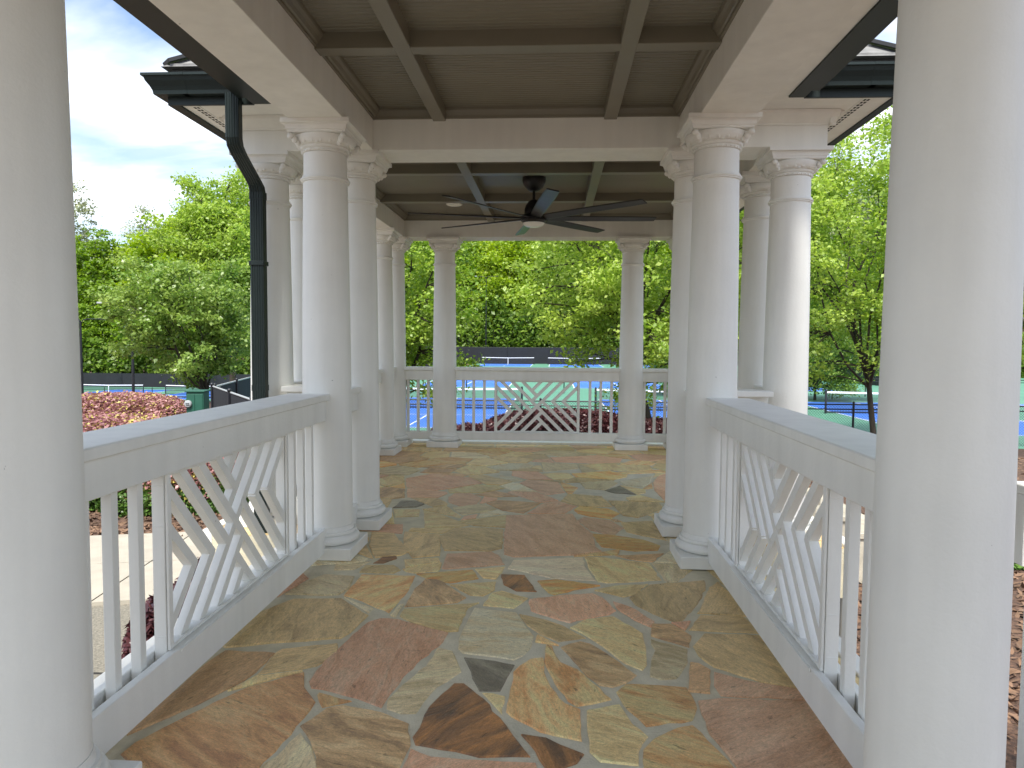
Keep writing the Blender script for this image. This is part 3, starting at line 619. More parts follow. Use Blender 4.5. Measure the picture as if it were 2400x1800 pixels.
floor = MB()
for (ax, bx, ay, by) in DECK: floor.box(ax, bx, ay, by, -0.35, -0.004)
floor_o = floor.build('porch_floor', M['mortar']); floor_o['kind'] = 'structure'
def stone_obj(P, key, seed):
    rs = random.Random(seed)
    if poly_area(P) < 0: P = P[::-1]
    out_ = []
    n = len(P)
    for i in range(n):
        a, b = P[i], P[(i + 1) % n]; L_ = math.dist(a, b)
        k = max(1, int(L_ / 0.045)); px_, py_ = (b[1] - a[1]) / max(L_, 1e-6), -(b[0] - a[0]) / max(L_, 1e-6)
        for j in range(k):
            t = j / k; jit = rs.gauss(0, 0.0028) if j else rs.gauss(0, 0.0012)
            out_.append((a[0] + (b[0] - a[0]) * t + px_ * jit, a[1] + (b[1] - a[1]) * t + py_ * jit))
    cxm = sum(p[0] for p in out_) / len(out_); cym = sum(p[1] for p in out_) / len(out_)
    top = rs.uniform(0.000, 0.004); tx, ty = rs.gauss(0, 0.004), rs.gauss(0, 0.004)
    def zt(p): return top + (p[0] - cxm) * tx + (p[1] - cym) * ty
    m = len(out_); vs = []
    for p in out_: vs.append((p[0], p[1], -0.012))
    for p in out_: vs.append((p[0], p[1], zt(p) - 0.004))
    ins = []
    for i in range(m):
        a, p, b = out_[i - 1], out_[i], out_[(i + 1) % m]
        d1 = (b[0] - a[0], b[1] - a[1]); L_ = math.hypot(*d1) or 1
        q = (p[0] - d1[1] / L_ * 0.005, p[1] + d1[0] / L_ * 0.005); ins.append(q)
    for p in ins: vs.append((p[0], p[1], zt(p)))
    fs = []
    for r_ in (0, 1):
        for i in range(m):
            j = (i + 1) % m; fs.append((r_ * m + i, r_ * m + j, (r_ + 1) * m + j, (r_ + 1) * m + i))
    fs.append(tuple(2 * m + i for i in range(m)))
    me = bpy.data.meshes.new('stone'); me.from_pydata(vs, [], fs); me.materials.append(M[key])
    o = bpy.data.objects.new('stone', me); link(o, floor_o); return o
sid = 0
for key, P in TRACED_STONES:
    stone_obj(P, key, sid); sid += 1
keys = ['c'] * 32 + ['o'] * 16 + ['t'] * 14 + ['p'] * 8 + ['m'] * 8 + ['g'] * 8 + ['y'] * 4 + ['s'] * 5 + ['u'] * 4 + ['w'] * 4
for P in fill:
    if max(p[1] for p in P) < 1.3: continue
    stone_obj(P, rnd.choice(keys), sid); sid += 1
print('stones', sid)

# white boards round the edge of the floor
edge = MB()
edge.box(-2.50, 2.06, 9.738, 9.93, -0.8, 0.030, 0.004)
edge.box(-2.50, -2.423, 4.97, 9.735, -0.8, 0.02, 0.004); edge.box(1.983, 2.06, 4.97, 6.6, -0.8, 0.02, 0.004); edge.box(1.983, 2.06, 8.95, 9.735, -0.8, 0.02, 0.004)
edge.box(-1.83, -1.753, -3.5, 4.96, -0.8, 0.012, 0.004); edge.box(1.273, 1.35, -3.5, 4.96, -0.8, 0.012, 0.004)
edge.build('edge_board', M['white'], floor_o)
sk = MB(); sk.box(-2.40, 1.96, 5.0, 9.72, -0.84, -0.352); sk.box(-1.73, 1.25, -3.5, 4.95, -0.84, -0.352)
sk.build('foundation', M['step'], floor_o)

# ------------------------------------------------------------------ columns
def sq(h, z): return [(-h, -h, z), (h, -h, z), (h, h, z), (-h, h, z)]
col_meshes = []
mb = MB().box(-0.208, 0.208, -0.208, 0.208, 0.0, 0.076, 0.004); col_meshes.append(('plinth', mb.mesh('plinth', M['white'])))
def torus_prof(rc, zc_, rr, n=7, a0=-90, a1=90): return [(rc + rr * math.cos(R(a0 + (a1 - a0) * i / n)), zc_ + rr * math.sin(R(a0 + (a1 - a0) * i / n))) for i in range(n + 1)]
prof = [(0.165, 0.077)] + torus_prof(0.172, 0.108, 0.030) + [(0.178, 0.141), (0.180, 0.150), (0.176, 0.158), (0.166, 0.160), (0.164, 0.172), (0.160, 0.188)]
col_meshes.append(('base', MB().lathe(prof, 64).mesh('base', M['white'], 40)))
def shaft_r(z):
    t = (z - 0.16) / (2.56 - 0.16)
    return 0.1575 - 0.024 * (t ** 1.6) + 0.0015 * math.sin(math.pi * t)
prof = [(shaft_r(0.16) + 0.002 * 0, 0.189)] + [(shaft_r(z), z) for z in [0.25 + 0.2 * i for i in range(11)]]
prof += [(shaft_r(2.36), 2.362), (0.1475, 2.366)] + torus_prof(0.1455, 2.380, 0.008, 5) + [(0.1435, 2.392), (0.1425, 2.400), (0.1345, 2.401), (0.1335, 2.54)]
col_meshes.append(('shaft', MB().lathe(prof, 64).mesh('shaft', M['white'], 35)))
prof = [(0.130, 2.541), (0.140, 2.543), (0.143, 2.549), (0.140, 2.556), (0.139, 2.562), (0.150, 2.566), (0.153, 2.573), (0.150, 2.580)]
prof += [(0.150 + 0.040 * math.sin(R(90 * i / 7)), 2.583 + 0.048 * (1 - math.cos(R(90 * i / 7)))) for i in range(8)] + [(0.190, 2.636), (0.186, 2.640)]
cap = MB().lathe(prof, 64)
for i in range(32):                       # beads round the neck
    a = 2 * math.pi * i / 32; cap.ball((0.1425 * math.cos(a), 0.1425 * math.sin(a), 2.5495), 0.0065, 6, 4)
col_meshes.append(('echinus', cap.mesh('echinus', M['white'], 40)))
eg = MB()
for i in range(20):                       # egg and dart band
    a = 2 * math.pi * (i + .5) / 20
    r_ = 0.171; eg.ball((r_ * math.cos(a), r_ * math.sin(a), 2.603), 0.015, 8, 6, 0.8, 0.8, 1.25)
    a = 2 * math.pi * i / 20; eg.ball((0.168 * math.cos(a), 0.168 * math.sin(a), 2.600), 0.005, 5, 4, 1, 1, 3.6)
for sx in (-1, 1):
    for sy in (-1, 1):                    # leaf scroll under each corner
        eg.ball((sx * 0.163, sy * 0.163, 2.622), 0.022, 8, 6, 1, 1, 0.85); eg.ball((sx * 0.145, sy * 0.145, 2.606), 0.020, 8, 6, 1, 1, 1.2)
        eg.ball((sx * 0.128, sy * 0.128, 2.588), 0.015, 8, 6, 1, 1, 1.3)
for k in range(4):                        # small rosette at the middle of each side
    a = math.pi / 2 * k; eg.ball((0.163 * math.cos(a), 0.163 * math.sin(a), 2.598), 0.019, 8, 6, .7 if k % 2 == 0 else 1, 1 if k % 2 == 0 else .7, 1.1)
col_meshes.append(('egg_moulding', eg.mesh('egg_moulding', M['white'], 60)))
ab = MB(); secs = [sq(0.176, 2.641), sq(0.181, 2.647), sq(0.181, 2.655), sq(0.186, 2.660)]
secs += [sq(0.186 + 0.022 * (1 - math.cos(R(90 * i / 5))), 2.660 + 0.030 * math.sin(R(90 * i / 5))) for i in range(1, 6)]
secs += [sq(0.212, 2.692), sq(0.212, 2.7185)]
ab.loft(secs); col_meshes.append(('abacus', ab.mesh('abacus', M['white'], 35)))
def make_column(x, y, label, group):
    r = empty('porch_column', (x, y, 0.004), 0, label, 'column', group)
    for nme, me in col_meshes:
        link(bpy.data.objects.new(nme, me), r)
    return r
G1 = 'white round porch columns'
for x, y, lab in (
    (XL, Y0, 'huge white column cropped by the left edge of the photo, nearest on the left'),
    (XR, Y0 - 0.005, 'huge white column cropped by the right edge of the photo, nearest on the right'),
    (XL, Y2, 'white column at the far end of the left chippendale railing'),
    (XR, Y2, 'white column at the far end of the right chippendale railing'),
    (XL, Y3, 'white column just behind the one ending the left railing, carrying the front beam'),
    (XR, Y3, 'white column just behind the one ending the right railing, carrying the front beam'),
    (XLL, Y3, 'white column directly behind the dark downspout at the pavilion front left corner'),
    (XRR, Y3, 'white column at the pavilion front right corner with full capital against the eaves'),
    (XLL, Y4, 'narrow strip of white column between the downspout column and the left railing column'),
    (XRR, Y4, 'white column half hidden behind the front right corner column'),
    (XLL, Y6, 'distant white column on the left side, third from the far left corner of the pavilion'),
    (XRR, Y6, 'distant white column on the right side hidden behind the right columns'),
    (XLL, Y7, 'white column at the far left corner of the pavilion'),
    (XRR, Y7, 'white column at the far right corner of the pavilion, only its capital peeking out'),
    (-1.4365, Y7, 'slim far white column left of the far railing pattern, standing free against the trees'),
    (1.0044, Y7, 'slim far white column right of the far railing pattern, standing free against the trees')):
    make_column(x, y, lab, G1)

# ------------------------------------------------------------------ balustrades
def balustrade(p0, p1, inward, panel, bal, label, cut0=0.14, cut1=0.14, zb=0.045):
    """p0,p1: column centres; inward: unit vector to the inside; panel: half width of the lattice panel or None; bal: baluster offsets from the middle"""
    p0 = Vector((*p0, 0)); p1 = Vector((*p1, 0)); t = (p1 - p0); L_ = t.length; t.normalize()
    mid = (p0 + p1) / 2; n = Vector((*inward, 0))
    rz = math.atan2(t.y, t.x)
    r = empty('balustrade', mid, rz, label, 'railing', 'white balustrades between the porch columns')
    s = 1 if n.dot(Vector((-t.y, t.x, 0))) > 0 else -1     # local +y times s points inward
    h = L_ / 2
    a, b = -h + cut0, h - cut1
    def Y(v): return v * s
    MB().box(a, b, Y(-0.200), Y(0.063), 1.003, 1.045, 0.005).build('handrail_cap', M['white'], r)
    MB().box(a, b, Y(0.004), Y(0.038), 0.875, 1.001, 0.003).build('apron_board', M['white'], r)
    MB().box(a, b, Y(-0.082), Y(-0.048), 0.875, 1.001, 0.003).build('apron_board', M['white'], r)
    MB().box(a, b, Y(0.004), Y(0.038), zb, 0.192, 0.003).build('bottom_board', M['white'], r)
    MB().box(a, b, Y(-0.082), Y(-0.048), zb, 0.192, 0.003).build('bottom_board', M['white'], r)
    bm_ = MB().box(-0.018, 0.018, -0.019, 0.019, zb + .015, 0.990, 0.002).mesh('baluster', M['white'])
    for x in bal:
        o = bpy.data.objects.new('baluster', bm_); o.location = (x, Y(-0.022), 0); link(o, r)
    if panel:
        W = panel; z0, z1 = 0.205, 0.868; zc_ = (z0 + z1) / 2
        for sg in (-1, 1):
            MB().box(sg * (W + 0.008) - 0.018, sg * (W + 0.008) + 0.018, Y(-0.046), Y(0.002), zb + .015, 0.995, 0.002).build('panel_post', M['white'], r)
            MB().box(sg * (W + 0.009) - 0.014, sg * (W + 0.009) + 0.014, Y(0.004), Y(0.015), 0.194, 0.873, 0.002).build('panel_trim', M['white'], r)
        MB().box(-W + .006, W - .006, Y(0.0385), Y(0.045), 0.176, 0.190, 0.001).build('panel_trim', M['white'], r)
        MB().box(-W, W, Y(-0.044), Y(0.012), 0.193, 0.208, 0.002).build('panel_trim', M['white'], r)
        MB().box(-W, W, Y(-0.044), Y(0.012), 0.859, 0.874, 0.002).build('panel_trim', M['white'], r)
        hw = W - 0.008; hh = 0.328; k = hw / 3.82
        # lattice strips, pinwheel pattern. (direction, start, end) in units of k; seen from inside u grows to the right
        rx = -s if False else 1
        flip = 1 if s > 0 else -1
        U = hw / k; Vv = hh / k
        segs = []
        def dn(c, u0, u1): segs.append(((u0, -u0 + c), (u1, -u1 + c)))     # "\" : v = -u + c
        def up(c, u0, u1): segs.append(((u0, u0 + c), (u1, u1 + c)))       # "/" : v = u + c
        dn(-3, -U, -2.5); dn(-2, -U, -1.5); dn(-1, -1 - Vv, -0.5); dn(0, -Vv, Vv)
        dn(1, 1 - Vv, 0.0); dn(1, 0.5, 1 + Vv); dn(2, 1.5, U); dn(3, 2.5, U); dn(-1, 0.0, Vv - 1)
        up(2, -U, -2.5); up(1, -1 - Vv, -1.5); up(0, -Vv, Vv); up(1, -0.5, Vv - 1)
        up(-1, -Vv + 1, 0.5); up(-1, 1.5, Vv + 1); up(-2, 2.5, U); up(-2, 2 - Vv, 0.5); up(2, -0.5, Vv - 2)
        bw_ = 0.034 / 2
        for (u0, v0), (u1, v1) in segs:
            # keep inside the frame
            if v0 > Vv: u0 += (v0 - Vv) * (1 if u1 > u0 else -1); v0 = Vv
            A_ = Vector((-flip * 0 + u0 * k, Y(-0.021), zc_ + v0 * k)); B_ = Vector((u1 * k, Y(-0.021), zc_ + v1 * k))
            # local +x runs left->right for a viewer inside only when s<0... mirror where needed
            if s < 0: pass
            if flip > 0: A_.x *= -1; B_.x *= -1
            A_.x *= -1 if False else 1
            dv_ = (B_ - A_).normalized(); e = 0.03
            def edge_(u, v): return abs(u) > U - 0.05 or abs(v) > Vv - 0.05
            A_ = A_ - dv_ * (e if edge_(u0, v0) else 0.012); B_ = B_ + dv_ * (e if edge_(u1, v1) else 0.012)
            fwd = (u1 - u0) * (v1 - v0) > 0
            MB().bar(A_, B_, 0.041, 0.035 if fwd else 0.039, up=(0, 1, 0)).build('lattice_strip', M['white'], r)
    return r
# a viewer inside looks along -inward; with t chosen so that inward = rotate(t,+90deg) (s>0) local +x runs to the LEFT of the viewer... handled by flip
WB = [-1.07, -0.92, -0.77, 0.77, 0.92, 1.07]
FB = [-0.975, -0.835, -0.695, 0.695, 0.835, 0.975]
balustrade((XL, Y0), (XL, Y2), (1, 0), 0.60, WB, 'long white chippendale balustrade along the left side of the walkway')
balustrade((XR, Y0), (XR, Y2), (-1, 0), 0.60, WB, 'long white chippendale balustrade along the right side of the walkway')
SB = [-0.09, 0.09]
balustrade((XL, Y2), (XL, Y3), (1, 0), None, SB, 'short white railing stub between the paired left walkway columns')
balustrade((XR, Y2), (XR, Y3), (-1, 0), None, SB, 'short white railing stub between the paired right walkway columns')
balustrade((XL, Y3), (XLL, Y3), (0, 1), None, SB, 'short white railing stub beside the downspout at the pavilion front left')
balustrade((XR, Y3), (XRR, Y3), (0, 1), None, SB, 'short white railing stub at the pavilion front right between two columns')
balustrade((XLL, Y3), (XLL, Y4), (1, 0), None, SB, 'short white railing stub on the pavilion left side, nearest the downspout')
balustrade((XRR, Y3), (XRR, Y4), (-1, 0), None, SB, 'short white railing stub on the pavilion right side, nearest the steps')
balustrade((XLL, Y4), (XLL, Y6), (1, 0), 0.60, WB, 'white balustrade along the left side of the pavilion')
balustrade((XLL, Y6), (XLL, Y7), (1, 0), None, SB, 'short white railing stub at the far left of the pavilion side')
balustrade((XRR, Y6), (XRR, Y7), (-1, 0), None, SB, 'short white railing stub at the far right of the pavilion side')
SF = [-0.155, -0.02, 0.115]
balustrade((XLL, Y7), (-1.4365, Y7), (0, -1), None, SF, 'short far white railing with thin balusters left of the left free column', zb=0.09)
balustrade((1.0044, Y7), (XRR, Y7), (0, -1), None, SF, 'short far white railing with thin balusters right of the right free column', zb=0.09)
balustrade((-1.4365, Y7), (1.0044, Y7), (0, -1), 0.535, FB, 'far white balustrade with central crossed lattice in front of the courts', zb=0.09)

# ------------------------------------------------------------------ roofs: beams, coffered ceilings, eaves
YF0, YF1 = 5.133, 5.495           # front beam of the pavilion
YB0, YB1 = 9.335, 9.675
XBL0, XBL1 = -2.285, -1.940       # left beam
XBR0, XBR1 = 1.500, 1.845
WL0, WL1, WR0, WR1 = -1.625, -1.286, 0.847, 1.182
YN = -3.5
SOF = 2.945

def run(prof, a, b, fixed, axis, sgn):
    """extrude profile [(out, z)] along one axis from a to b; out is measured from 'fixed' in direction sgn on the other axis"""
    secs = []
    for v in (a, b):
        secs.append([((fixed + sgn * o_, v, z) if axis == 'y' else (v, fixed + sgn * o_, z)) for o_, z in prof])
    return MB().loft(secs)
CROWN = [(0.0005, 2.931), (0.016, 2.931), (0.018, 2.944), (0.026, 2.950), (0.036, 2.968), (0.050, 2.982), (0.054, 2.990), (0.056, 3.006), (0.0005, 3.006)]
CROWN2 = [(0.0005, 2.931), (0.016, 2.931), (0.018, 2.950), (0.024, 2.970), (0.030, 2.985), (0.032, 3.006), (0.0005, 3.006)]

def beadboard(x0, x1, y0, y1, parent):
    m_ = MB(); y = y0; line = []
    while y < y1 - 0.038:
        line += [(y, ZP), (y + 0.026, ZP), (y + 0.0285, ZP + 0.004), (y + 0.031, ZP + 0.0005), (y + 0.034, ZP - 0.0015), (y + 0.0365, ZP + 0.004)]
        y += 0.038
    line.append((y, ZP)); line.append((y1, ZP))
    vs = [(x0, a, b) for a, b in line] + [(x1, a, b) for a, b in line]; n = len(line)
    m_.add(vs, [(i, i + 1, n + i + 1, n + i) for i in range(n - 1)])
    o = m_.build('beadboard', M['taupe'], parent); o['kind'] = 'stuff'
    MB().box(x0 - .05, x1 + .05, y0 - .05, y1 + .05, ZP + 0.012, ZP + 0.05).build('ceiling_deck', M['taupe'], parent)

wr = empty('walkway_roof', (0, 0, 0), 0, 'flat coffered taupe ceiling on white beams over the walkway nearest the camera', 'roof')
for x0, x1 in ((WL0, WL1), (WR0, WR1)): MB().box(x0, x1, YN, YF0 - 0.002, ZB, 3.06, 0.003).build('beam', M['trimwhite'], wr)
beadboard(WL1, WR0, YN, YF0, wr)
for x0, x1 in ((-0.860, -0.772), (0.330, 0.418)): MB().box(x0, x1, YN, YF0 - 0.0005, 2.915, 3.012, 0.003).build('ceiling_beam', M['taupe'], wr)
for yc in (3.918, 2.70, 1.48, 0.26, -0.96, -2.18): MB().box(WL1 + .001, WR0 - .001, yc - 0.048, yc + 0.048, 2.918, 3.010, 0.003).build('ceiling_beam', M['taupe'], wr)
run(CROWN, YN, YF0, WL1, 'y', 1).build('crown_trim', M['taupe'], wr); run(CROWN, YN, YF0, WR0, 'y', -1).build('crown_trim', M['taupe'], wr)
run(CROWN2, WL1, WR0, YF0, 'x', -1).build('crown_trim', M['taupe'], wr)
MB().box(-1.868, WL0 - .001, YN, YF0 - .003, SOF, SOF + .02).build('soffit', M['trimwhite'], wr); MB().box(WR1 + .001, 1.468, YN, YF0 - .003, SOF, SOF + .02).build('soffit', M['trimwhite'], wr)
OC = [(0.0005, SOF - 0.082), (0.012, SOF - 0.082), (0.014, SOF - 0.070), (0.045, SOF - 0.045), (0.085, SOF - 0.020), (0.092, SOF - 0.001), (0.0005, SOF - 0.001)]
run(OC, YN, YF0 - .05, WR1, 'y', 1).build('cornice', M['trimwhite'], wr); run(OC, YN, YF0 - .05, WL0, 'y', -1).build('cornice', M['trimwhite'], wr)
MB().box(-1.999, -1.869, YN, 4.779, SOF - 0.012, 3.10).build('fascia', M['gutter'], wr); MB().box(1.469, 1.569, YN, 4.779, SOF - 0.012, 3.10).build('fascia', M['gutter'], wr)
GUT = [(0.0, 0.0), (0.062, 0.0), (0.066, 0.022), (0.078, 0.045), (0.098, 0.072), (0.106, 0.095), (0.118, 0.097), (0.118, 0.112), (0.112, 0.112), (0.104, 0.104), (0.0, 0.104)]
G0 = [(a, b + SOF + 0.002) for a, b in GUT]
run(G0, YN, 4.70, -2.0, 'y', -1).build('gutter', M['gutter'], wr); run(G0, YN, 4.70, 1.570, 'y', 1).build('gutter', M['gutter'], wr)
rf = MB(); rz_ = 0.70
rf.add([(-2.05, YN, 3.10), (-0.2, YN, 3.80), (1.62, YN, 3.10), (-2.05, 6.0, 3.10), (-0.2, 6.0, 3.80), (1.62, 6.0, 3.10)], [(0, 1, 4, 3), (1, 2, 5, 4), (0, 2, 1), (0, 3, 5, 2)])
rf.build('roof_slope', M['roof'], wr)

pr = empty('pavilion_roof', (0, 0, 0), 0, 'hipped roof and coffered ceiling of the pavilion beyond the walkway', 'roof')
MB().box(XBL0, XBR1, YF0, YF1, ZB, 3.06, 0.003).build('beam', M['trimwhite'], pr)
MB().box(XBL0, XBR1, YB0, YB1, ZB, 3.06, 0.003).build('beam', M['trimwhite'], pr)
for x0, x1 in ((XBL0, XBL1), (XBR0, XBR1)): MB().box(x0, x1, YF1 + 0.001, YB0 - 0.001, ZB + 0.001, 3.06, 0.002).build('beam', M['trimwhite'], pr)
beadboard(XBL1, XBR0, YF1, YB0, pr)
for x0, x1 in ((-0.860, -0.772), (0.330, 0.418)): MB().box(x0, x1, YF1 + .0005, YB0 - .0005, 2.915, 3.012, 0.003).build('ceiling_beam', M['taupe'], pr)
for yc in (6.755, 8.075): MB().box(XBL1 + .001, XBR0 - .001, yc - 0.048, yc + 0.048, 2.918, 3.010, 0.003).build('ceiling_beam', M['taupe'], pr)
run(CROWN, YF1, YB0, XBL1, 'y', 1).build('crown_trim', M['taupe'], pr); run(CROWN, YF1, YB0, XBR0, 'y', -1).build('crown_trim', M['taupe'], pr)
run(CROWN2, XBL1, XBR0, YB0, 'x', -1).build('crown_trim', M['taupe'], pr); run(CROWN2, XBL1, XBR0, YF1, 'x', 1).build('crown_trim', M['taupe'], pr)
EX0, EX1, EY0, EY1 = -2.51, 2.13, 4.802, 10.01
so = MB()
so.box(EX0, -1.869, EY0, YF0 - .001, SOF + .001, SOF + .021); so.box(1.469, EX1, EY0, YF0 - .001, SOF + .001, SOF + .021)
so.box(EX0, XBL0 - .001, YF0, YB1, SOF + .001, SOF + .021); so.box(XBR1 + .001, EX1, YF0, YB1, SOF + .001, SOF + .021)
so.box(EX0, EX1, YB1 + .001, EY1, SOF + .001, SOF + .021)
so.build('soffit', M['trimwhite'], pr)
run(OC, XBL0 - 0.05, WL0 - .05, YF0, 'x', -1).build('cornice', M['trimwhite'], pr); run(OC, WR1 + .05, XBR1 + 0.05, YF0, 'x', -1).build('cornice', M['trimwhite'], pr)
run(OC, YF0 - .05, YB1, XBL0, 'y', -1).build('cornice', M['trimwhite'], pr); run(OC, YF0 - .05, YB1, XBR1, 'y', 1).build('cornice', M['trimwhite'], pr)
for xv, sg in ((-2.425, 1), (1.985, 1)):
    fr = MB().box(xv - 0.030, xv + 0.030, EY0 + 0.02, EY1 - 0.05, SOF - 0.003, SOF + 0.0005).build('soffit_vent', M['trimwhite'], pr)
    hl = MB(); y = EY0 + 0.05
    while y < EY1 - 0.1:
        for dx_ in (-0.018, 0.004): hl.box(xv + dx_, xv + dx_ + 0.014, y, y + 0.030, SOF - 0.0045, SOF - 0.0032)
        y += 0.052
    o = hl.build('vent_slot', M['vent'], fr); o['kind'] = 'stuff'
fa = MB()
for a, b in ((EX0 - .07, -2.0), (1.57, EX1 + .05)): fa.box(a, b, EY0 - .021, EY0 - .001, SOF - 0.012, 3.10)
fa.box(EX0 - .071, EX0 - .001, EY0, EY1, SOF - .012, 3.10); fa.box(EX1 + .001, EX1 + .051, EY0, EY1, SOF - .012, 3.10)
fa.build('fascia', M['gutter'], pr)
G1p = [(a, b * 1.08 + 2.985) for a, b in GUT]
def mitre(prof, xa, xb, yfix, ma, mb_):
    """front gutter run along x with mitred ends (ma, mb_: outward growth per unit of projection)"""
    s0 = [(xa - ma * o_, yfix - o_, z) for o_, z in prof]; s1 = [(xb + mb_ * o_, yfix - o_, z) for o_, z in prof]
    return MB().loft([s0, s1])
mitre(G1p, EX0 - .072, -2.10, EY0 - .022, 1, 0).build('gutter', M['gutter'], pr)
mitre(G1p, 1.66, EX1 + .052, EY0 - .022, 0, 1).build('gutter', M['gutter'], pr)
for xf, sg in ((EX0 - .072, -1), (EX1 + .052, 1)):
    s0 = [(xf + sg * o_, EY0 - .022 - o_, z) for o_, z in G1p]; s1 = [(xf + sg * o_, EY1, z) for o_, z in G1p]
    MB().loft([s0, s1]).build('gutter', M['gutter'], pr)
for x_ in (-2.45, 1.95):
    MB().loft([[(x_ + d_, EY0 - .022 - o_ - .002, z) for o_, z in G1p] for d_ in (0, .035)]).build('gutter_joint', M['gutter'], pr)
sl = 0.76; ex0, ex1, ey0, ey1 = EX0 - .10, EX1 + .09, EY0 - .05, EY1 + .05
EZ = 3.175; hx = (ex1 - ex0) / 2; zr = EZ + sl * hx; xc = (ex0 + ex1) / 2
hp = MB()
A_, B_, C_, D_ = (ex0, ey0, EZ), (ex1, ey0, EZ), (ex1, ey1, EZ), (ex0, ey1, EZ)
MB().box(ex0 + .05, ex1 - .05, ey0 + .05, ey1 - .01, 3.101, EZ - .002).build('roof_edge', M['hipcap'], pr)
P1, P2 = (xc, ey0 + hx, zr), (xc, ey1 - hx, zr)
hp.add([A_, B_, C_, D_, P1, P2], [(0, 1, 4), (1, 2, 5, 4), (2, 3, 5), (3, 0, 4, 5), (0, 3, 2, 1)])
hp.build('roof_slope', M['roof'], pr)
for a, b in ((A_, P1), (B_, P1)):
    a = Vector(a); b = Vector(b); MB().bar(a + (b - a) * 0.01 + Vector((0, 0, .018)), b, 0.12, 0.022).build('hip_cap', M['hipcap'], pr)
# shingle courses: one long lapped strip per course on the front slope
co = MB(); k = 0
dv = 0.14
while k < 16:
    y_ = ey0 + 0.01 + k * dv
    ins = (y_ - ey0)
    co.box(ex0 + ins + .05, ex1 - ins - .05, y_, y_ + 0.012, EZ + sl * ins, EZ + sl * ins + 0.014); k += 1
o = co.build('shingle_course', M['roof'], pr); o['kind'] = 'stuff'

# downspout
def rib_section(cx, cy, z, w_, d_, dirv=(0, 0)):
    hw, hd = w_ / 2, d_ / 2; pts = []
    n = 5
    for i in range(n * 4 + 1):
        u = i / (n * 4); off = 0.0035 * (1 if (i % 4) in (1, 2) else 0)
        pts.append((cx - hw + w_ * u, cy - hd - off + 0.0035, z))
    pts += [(cx + hw + .004, cy - hd + 0.006, z), (cx + hw + .004, cy + hd, z), (cx - hw - .004, cy + hd, z), (cx - hw - .004, cy - hd + .006, z)]
    return pts
path = [(-2.112, 4.730, 2.985), (-2.112, 4.730, 2.70), (-2.111, 4.745, 2.655), (-2.106, 4.79, 2.61), (-2.088, 4.97, 2.485), (-2.083, 5.015, 2.45), (-2.081, 5.030, 2.40), (-2.081, 5.030, -0.78)]
ds = empty('downspout', (0, 0, 0), 0, 'dark ribbed metal downspout with a kick bend at the pavilion front left corner', 'downspout')
MB().loft([rib_section(*p, 0.083, 0.062) for p in path[:3]]).build('upper_pipe', M['gutter'], ds)
MB().loft([rib_section(p[0], p[1] - .001, p[2], 0.084, 0.066) for p in path[2:7]]).build('elbow', M['gutter'], ds)
MB().loft([rib_section(*p, 0.087, 0.066) for p in path[6:]]).build('lower_pipe', M['gutter'], ds)
for z_ in (1.90, 0.55, -0.45):
    sb_ = MB().box(-2.136, -2.026, 4.990, 5.075, z_, z_ + 0.032, 0.003)
    for x_ in (-2.128, -2.034): sb_.ball((x_, 4.989, z_ + 0.016), 0.005, 6, 4)
    sb_.build('strap', M['gutter'], ds)
MB().loft([rib_section(-2.081, 5.030, z_, 0.092, 0.071) for z_ in (2.36, 2.41)]).build('pipe_collar', M['gutter'], ds)
MB().loft([rib_section(-2.081, 5.030, z_, 0.092, 0.071) for z_ in (1.02, 1.06)]).build('pipe_collar', M['gutter'], ds)

# ------------------------------------------------------------------ ceiling fan and downlight
fan = empty('ceiling_fan', (-0.213, 7.28, ZP), 0, 'large black eight blade ceiling fan with round opal light', 'ceiling fan')
MB().lathe([(0.115, -0.001), (0.116, -0.035), (0.108, -0.060), (0.090, -0.095), (0.055, -0.125), (0.030, -0.135)], 40).build('canopy', M['black'], fan, 40)
MB().lathe([(0.014, -0.12), (0.014, -0.26)], 16).build('downrod', M['black'], fan, 40)
MB().lathe([(0.022, -0.215), (0.045, -0.225), (0.062, -0.245), (0.082, -0.275), (0.092, -0.31), (0.094, -0.36), (0.120, -0.372), (0.128, -0.385), (0.128, -0.425), (0.112, -0.437), (0.110, -0.445)], 40).build('motor_housing', M['black'], fan, 40)
MB().lathe([(0.108, -0.446), (0.106, -0.458), (0.090, -0.472), (0.060, -0.482), (0.020, -0.487)], 40).build('light_lens', M['lens'], fan, 50)
for i in range(8):
    a = R(-81 + 45 * i)
    b_ = MB(); secs = []
    for t_ in range(9):
        r_ = 0.125 + (1.235 - 0.125) * t_ / 8; w_ = 0.052 + 0.010 * math.sin(math.pi * min(1, t_ / 5) * .5) - (0.006 if t_ == 8 else 0)
        pit = -R(17 - 6 * t_ / 8); z_ = -0.395 + 0.02 * t_ / 8
        cc, ss = math.cos(pit), math.sin(pit); sec = []
        for u, v in ((-1, -0.15), (-0.8, -.5), (0.8, -.5), (1, -0.15), (1, .15), (.8, .5), (-.8, .5), (-1, .15)):
            yy, zz = u * w_, v * 0.012
            sec.append((r_, yy * cc - zz * ss, z_ + yy * ss + zz * cc))
        secs.append(sec)
    b_.loft(secs); o = b_.build('blade', M['blade'], fan); o.rotation_euler = (0, 0, a)
dl = empty('recessed_downlight', (-1.19, 8.60, ZP), 0, 'small round white downlight in the pavilion ceiling left of the fan', 'ceiling light')
MB().lathe([(0.095, 0.0), (0.095, -0.012), (0.086, -0.018), (0.072, -0.012), (0.070, -0.004)], 36).build('trim_ring', M['trimwhite'], dl, 40)
MB().lathe([(0.069, -0.005), (0.05, -0.008), (0.01, -0.010)], 36).build('lens', M['lens'], dl, 40)

